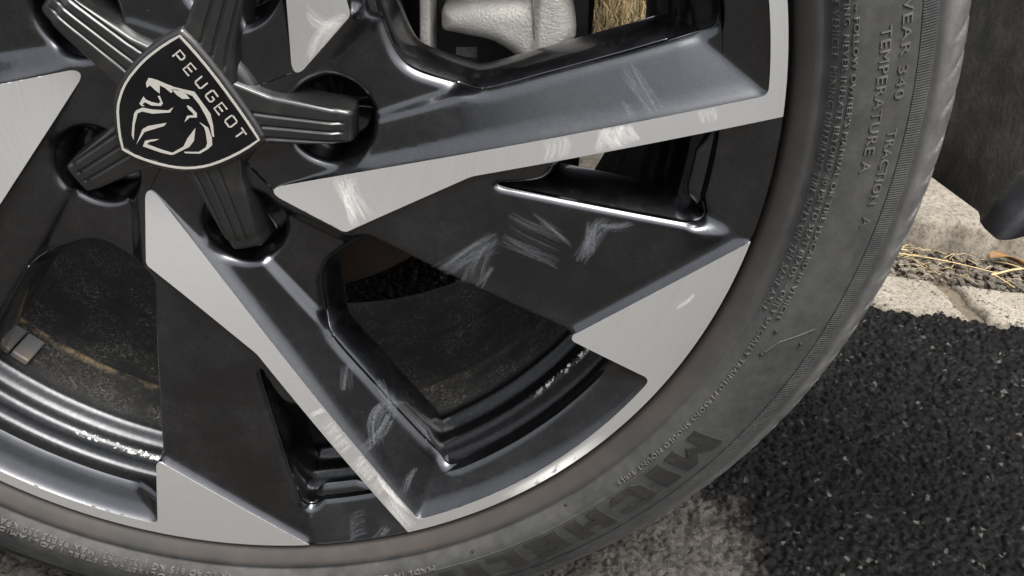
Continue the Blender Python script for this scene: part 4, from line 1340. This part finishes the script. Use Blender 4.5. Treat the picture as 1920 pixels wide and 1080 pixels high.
def rough_block(s0, s1, t0, t1, z0, z1, seed, amp=0.0022, slant=0.0, step=0.008):
    """stone block with a worn, uneven top and nibbled edges, in kerb coordinates"""
    r = np.random.default_rng(seed)
    ns_, nt_ = max(3, int((s1 - s0) / step)), max(3, int((t1 - t0) / step))
    ph = r.uniform(0, 6.28, 12)
    V, F = [], []
    for j in range(nt_ + 1):
        for i in range(ns_ + 1):
            a, b = i / ns_, j / nt_
            s = s0 + (s1 - s0) * a + slant * (b - 0.5)
            tt = t0 + (t1 - t0) * b
            e = min(a * (s1 - s0), (1 - a) * (s1 - s0), b * (t1 - t0), (1 - b) * (t1 - t0))
            nz = amp * 0.35 * (math.sin(s * 90 + ph[0]) * math.sin(tt * 110 + ph[1]) + 0.6 * math.sin(s * 230 + tt * 170 + ph[2])) + r.normal(0, amp * 0.12)
            z = z1 + nz - max(0, 0.009 - e) ** 2 * 55
            wv = amp * (math.sin(tt * 160 + ph[3]) + 0.7 * math.sin(tt * 390 + ph[4])) + r.normal(0, amp * 0.25)
            wu = amp * (math.sin(s * 120 + ph[5]) + 0.7 * math.sin(s * 310 + ph[6])) + r.normal(0, amp * 0.25)
            if i in (0, ns_):
                s += wv
            if j in (0, nt_):
                tt += wu
            V.append(kf(s, tt, z))
    top = len(V)
    ring = [i for i in range(ns_ + 1)] + [j * (ns_ + 1) + ns_ for j in range(1, nt_ + 1)] + [nt_ * (ns_ + 1) + i for i in range(ns_ - 1, -1, -1)] + [j * (ns_ + 1) for j in range(nt_ - 1, 0, -1)]
    for j in range(nt_):
        for i in range(ns_):
            a = j * (ns_ + 1) + i
            F.append((a, a + 1, a + ns_ + 2, a + ns_ + 1))
    for i in ring:
        x, yv, z = V[i]
        V.append((x, yv, z0))
    for k in range(len(ring)):
        k2 = (k + 1) % len(ring)
        F.append((ring[k], top + k, top + k2, ring[k2]))
    return V, F
# bedding under stones, gravel joint and kerb
V = [kf(-2.5, -0.004, -0.004), kf(2.5, -0.004, -0.004), kf(2.5, 0.16, -0.004), kf(-2.5, 0.16, -0.004)]
GUT = tag(link('gutter', mesh('gutter', V, [(0, 1, 2, 3)], False), SOIL), kind='structure')
edges_s = [-1.10, -0.88, -0.66, -0.445, -0.222, 0.006, 0.235, 0.46, 0.68, 0.90]
for i in range(len(edges_s) - 1):
    V, F = rough_block(edges_s[i] + 0.010, edges_s[i + 1] - 0.009, 0.0, 0.073, -0.03, 0.0035, 40 + i, 0.0016, -0.018, 0.005)
    link('gutter_stone', mesh('gutter_stone', V, F), STONE, GUT)
V = [kf(-2.5, 0.15, -0.002), kf(2.5, 0.15, -0.002), kf(2.5, 0.24, -0.002), kf(-2.5, 0.24, -0.002)]
KB = tag(link('kerb', mesh('kerb', V, [(0, 1, 2, 3)], False), SOIL), kind='structure')
ks = [-1.35, -0.62, 0.093, 0.80]
for i in range(3):
    V, F = rough_block(ks[i] + 0.004, ks[i + 1] - 0.004, 0.136, 0.345, -0.03, 0.040, 70 + i, 0.0038, 0.0, 0.009)
    link('kerb_stone', mesh('kerb_stone', V, F), KERBM, KB)
V = [kf(-60, 0.335, 0.022), kf(60, 0.335, 0.022), kf(60, 40, 0.03), kf(-60, 40, 0.03)]
tag(link('verge', mesh('verge', V, [(0, 1, 2, 3)], False), SOIL), kind='structure')

# loose gravel in the joint
GRAV = make_stone('mixed_gravel', (0.075, 0.066, 0.054), (0.22, 0.185, 0.14), (0.04, 0.035, 0.03), 0.5)
base = bmesh.new(); bmesh.ops.create_icosphere(base, subdivisions=1, radius=1.0)
bv = np.array([v.co[:] for v in base.verts]); bf = [tuple(v.index for v in f.verts) for f in base.faces]; base.free()
def scatter(count, s0, s1, t0, t1, rmin, rmax, z=-0.002, pile=0.0):
    Vs_, Fs_ = [], []
    for i in range(count):
        s, tt = rng.uniform(s0, s1), rng.uniform(t0, t1)
        r = rmin + (rmax - rmin) * rng.random() ** 2.2
        p = bv * (1 + rng.normal(0, 0.16, (len(bv), 1))) * r * np.array((rng.uniform(0.8, 1.4), rng.uniform(0.7, 1.2), rng.uniform(0.5, 0.9)))
        a = rng.uniform(0, 6.28)
        c, sn = math.cos(a), math.sin(a)
        p = np.stack((p[:, 0] * c - p[:, 1] * sn, p[:, 0] * sn + p[:, 1] * c, p[:, 2]), 1)
        x, yv, zz = kf(s, tt, z + r * 0.4 + rng.uniform(0, pile))
        o = len(Vs_) * len(bv)
        Vs_.append(p + np.array((x, yv, zz)))
        Fs_ += [tuple(q + o for q in f) for f in bf]
    return np.vstack(Vs_), Fs_
V, F = scatter(5200, -0.75, 0.45, 0.070, 0.140, 0.0009, 0.0052, -0.001, 0.005)
tag(link('gravel', mesh('gravel', V, F, smooth=False), GRAV), 'loose mixed gravel filling the joint below the kerb', 'gravel', None, 'stuff')
V, F = scatter(900, -0.30, 0.30, -0.006, 0.080, 0.0006, 0.0016, 0.003, 0.0)
for i in range(0):
    pass
tag(link('grit', mesh('grit', V, F, smooth=False), GRAV), 'fine grit scattered over the pale gutter stones', 'grit', None, 'stuff')

# straw stems in the gravel joint
STRAW = simple('dry_straw', (0.52, 0.40, 0.20), 0.6, 0.0, None, (90, (0.38, 0.27, 0.12), 0.4, 0.7))
def stem(name, pts, r0, label, group=None, matl=None, flat=1.0):
    P = chaikin(np.array([kf(*q) for q in pts]), 2)
    n = len(P)
    V, F = [], []
    for i in range(n):
        t = P[min(n - 1, i + 1)] - P[max(0, i - 1)]
        t /= np.linalg.norm(t) + 1e-9
        sd = np.cross(t, (0, 0, 1.0)); sd /= np.linalg.norm(sd) + 1e-9
        up = np.cross(sd, t)
        r = r0 * (1 - 0.5 * i / n)
        for q in range(6):
            a = q * math.pi / 3
            V.append(P[i] + sd * r * math.cos(a) + up * r * flat * math.sin(a))
    for i in range(n - 1):
        for q in range(6):
            F.append((i * 6 + q, i * 6 + (q + 1) % 6, (i + 1) * 6 + (q + 1) % 6, (i + 1) * 6 + q))
    F.append(tuple(range(5, -1, -1))); F.append(tuple((n - 1) * 6 + q for q in range(6)))
    return tag(link(name, mesh(name, V, F), matl or STRAW), label, 'straw', group)
stem('straw_stem', [(-0.075, 0.118, 0.006), (0.00, 0.112, 0.008), (0.055, 0.098, 0.007)], 0.0009, 'long pale straw stem lying along the gravel joint beside the tyre', 'straw on the gravel')
stem('straw_stem', [(0.048, 0.094, 0.006), (0.085, 0.112, 0.012), (0.15, 0.116, 0.012)], 0.0013, 'thick bent straw stem at the right edge of the gravel joint', 'straw on the gravel')
stem('straw_stem', [(0.050, 0.098, 0.006), (0.058, 0.085, 0.006), (0.066, 0.074, 0.005)], 0.0009, 'short straw stem pointing from the bent stem towards the gutter stones', 'straw on the gravel')
stem('straw_stem', [(-0.07, 0.128, 0.008), (-0.045, 0.122, 0.009), (-0.03, 0.126, 0.007)], 0.0008, 'short pale straw against the kerb foot nearest the tyre', 'straw on the gravel')
stem('straw_stem', [(0.06, 0.128, 0.006), (0.075, 0.118, 0.01), (0.10, 0.104, 0.007)], 0.0007, 'thin straw stem crossing under the brown leaf', 'straw on the gravel')
# short bits of dry grass strewn over the gravel
V, F = [], []
for i in range(150):
    s, tt, a, L = rng.uniform(-0.3, 0.3), rng.uniform(0.078, 0.138), rng.normal(0, 0.5), rng.uniform(0.008, 0.03)
    w = rng.uniform(0.0002, 0.00045)
    z = rng.uniform(0.004, 0.009)
    c, sn = math.cos(a), math.sin(a)
    o = len(V)
    for f_ in (0, 0.5, 1):
        for q in (-1, 1):
            V.append(kf(s + L * f_ * c - q * w * sn, tt + L * f_ * sn + q * w * c, z + 0.003 * math.sin(f_ * 3)))
    F += [(o, o + 1, o + 3, o + 2), (o + 2, o + 3, o + 5, o + 4)]
tag(link('straw_litter', mesh('straw_litter', V, F), STRAW), 'short dry straw bits strewn over the gravel joint', 'straw litter', None, 'stuff')
# dead leaf
bm = bmesh.new()
LV, LF = [], []
nl = 9
for i in range(nl):
    a = i / (nl - 1)
    w = 0.007 * math.sin(math.pi * min(1, a * 0.96 + 0.03)) ** 0.8
    for q in (-1, -0.5, 0, 0.5, 1):
        s, tt = 0.050 + 0.040 * a, 0.124 + q * w + 0.004 * math.sin(a * 3)
        LV.append(kf(s, tt, 0.010 + 0.004 * abs(q) + 0.003 * math.sin(a * 5 + q)))
for i in range(nl - 1):
    for q in range(4):
        LF.append((i * 5 + q, i * 5 + q + 1, (i + 1) * 5 + q + 1, (i + 1) * 5 + q))
bm.free()
LEAF = simple('dead_leaf', (0.22, 0.115, 0.035), 0.6, 0.0, (300, 0.0006, 0.4), (80, (0.11, 0.055, 0.018), 0.4, 0.7))
lf = link('dead_leaf', mesh('dead_leaf', LV, LF), LEAF)
lf.modifiers.new('thickness', 'SOLIDIFY').thickness = 0.0004
tag(lf, 'curled orange-brown dead leaf lying at the kerb foot', 'leaf')

# dry grass on the verge
GV, GF = [], []
GRASS_M, nt_, b_ = mat('dry_grass')
n_ = N(nt_)
at = n_.new('ShaderNodeAttribute', attribute_name='tint')
n_.l(n_.ramp(at.outputs['Fac'], [(0.0, (0.06, 0.075, 0.02)), (0.35, (0.14, 0.095, 0.04)), (0.7, (0.28, 0.205, 0.095)), (1.0, (0.08, 0.045, 0.02))]), b_.inputs['Base Color'])
b_.inputs['Roughness'].default_value = 0.7
tint = []
for i in range(16000):
    near = i < 11000
    s = rng.uniform(-0.55, 0.15) if near else rng.uniform(-2.2, 1.6)
    tt = rng.uniform(0.35, 1.35) if near else rng.uniform(0.35, 2.4)
    L = rng.uniform(0.03, 0.095)
    a = rng.uniform(0, 6.28)
    lean = rng.uniform(0.2, 1.5)
    w = rng.uniform(0.0007, 0.0018)
    bx, by, bz = kf(s, tt, 0.022)
    bz += rng.uniform(0, 0.03)
    d = np.array((math.cos(a), math.sin(a)))
    pz = np.array((-d[1], d[0])) * w
    o = len(GV)
    for q in range(4):
        f_ = q / 3
        h = L * f_ * math.cos(lean * f_)
        out = L * f_ * math.sin(lean * f_)
        ww = 1 - 0.85 * f_
        GV.append((bx + d[0] * out + pz[0] * ww, by + d[1] * out + pz[1] * ww, bz + h))
        GV.append((bx + d[0] * out - pz[0] * ww, by + d[1] * out - pz[1] * ww, bz + h))
    for q in range(3):
        GF.append((o + 2 * q, o + 2 * q + 1, o + 2 * q + 3, o + 2 * q + 2))
    tint += [rng.random()] * 8
me = mesh('dry_grass', GV, GF)
at_ = me.attributes.new('tint', 'FLOAT', 'POINT')
at_.data.foreach_set('value', tint)
tag(link('dry_grass', me, GRASS_M), 'tangled dry yellow grass on the verge beyond the kerb', 'grass', None, 'stuff')
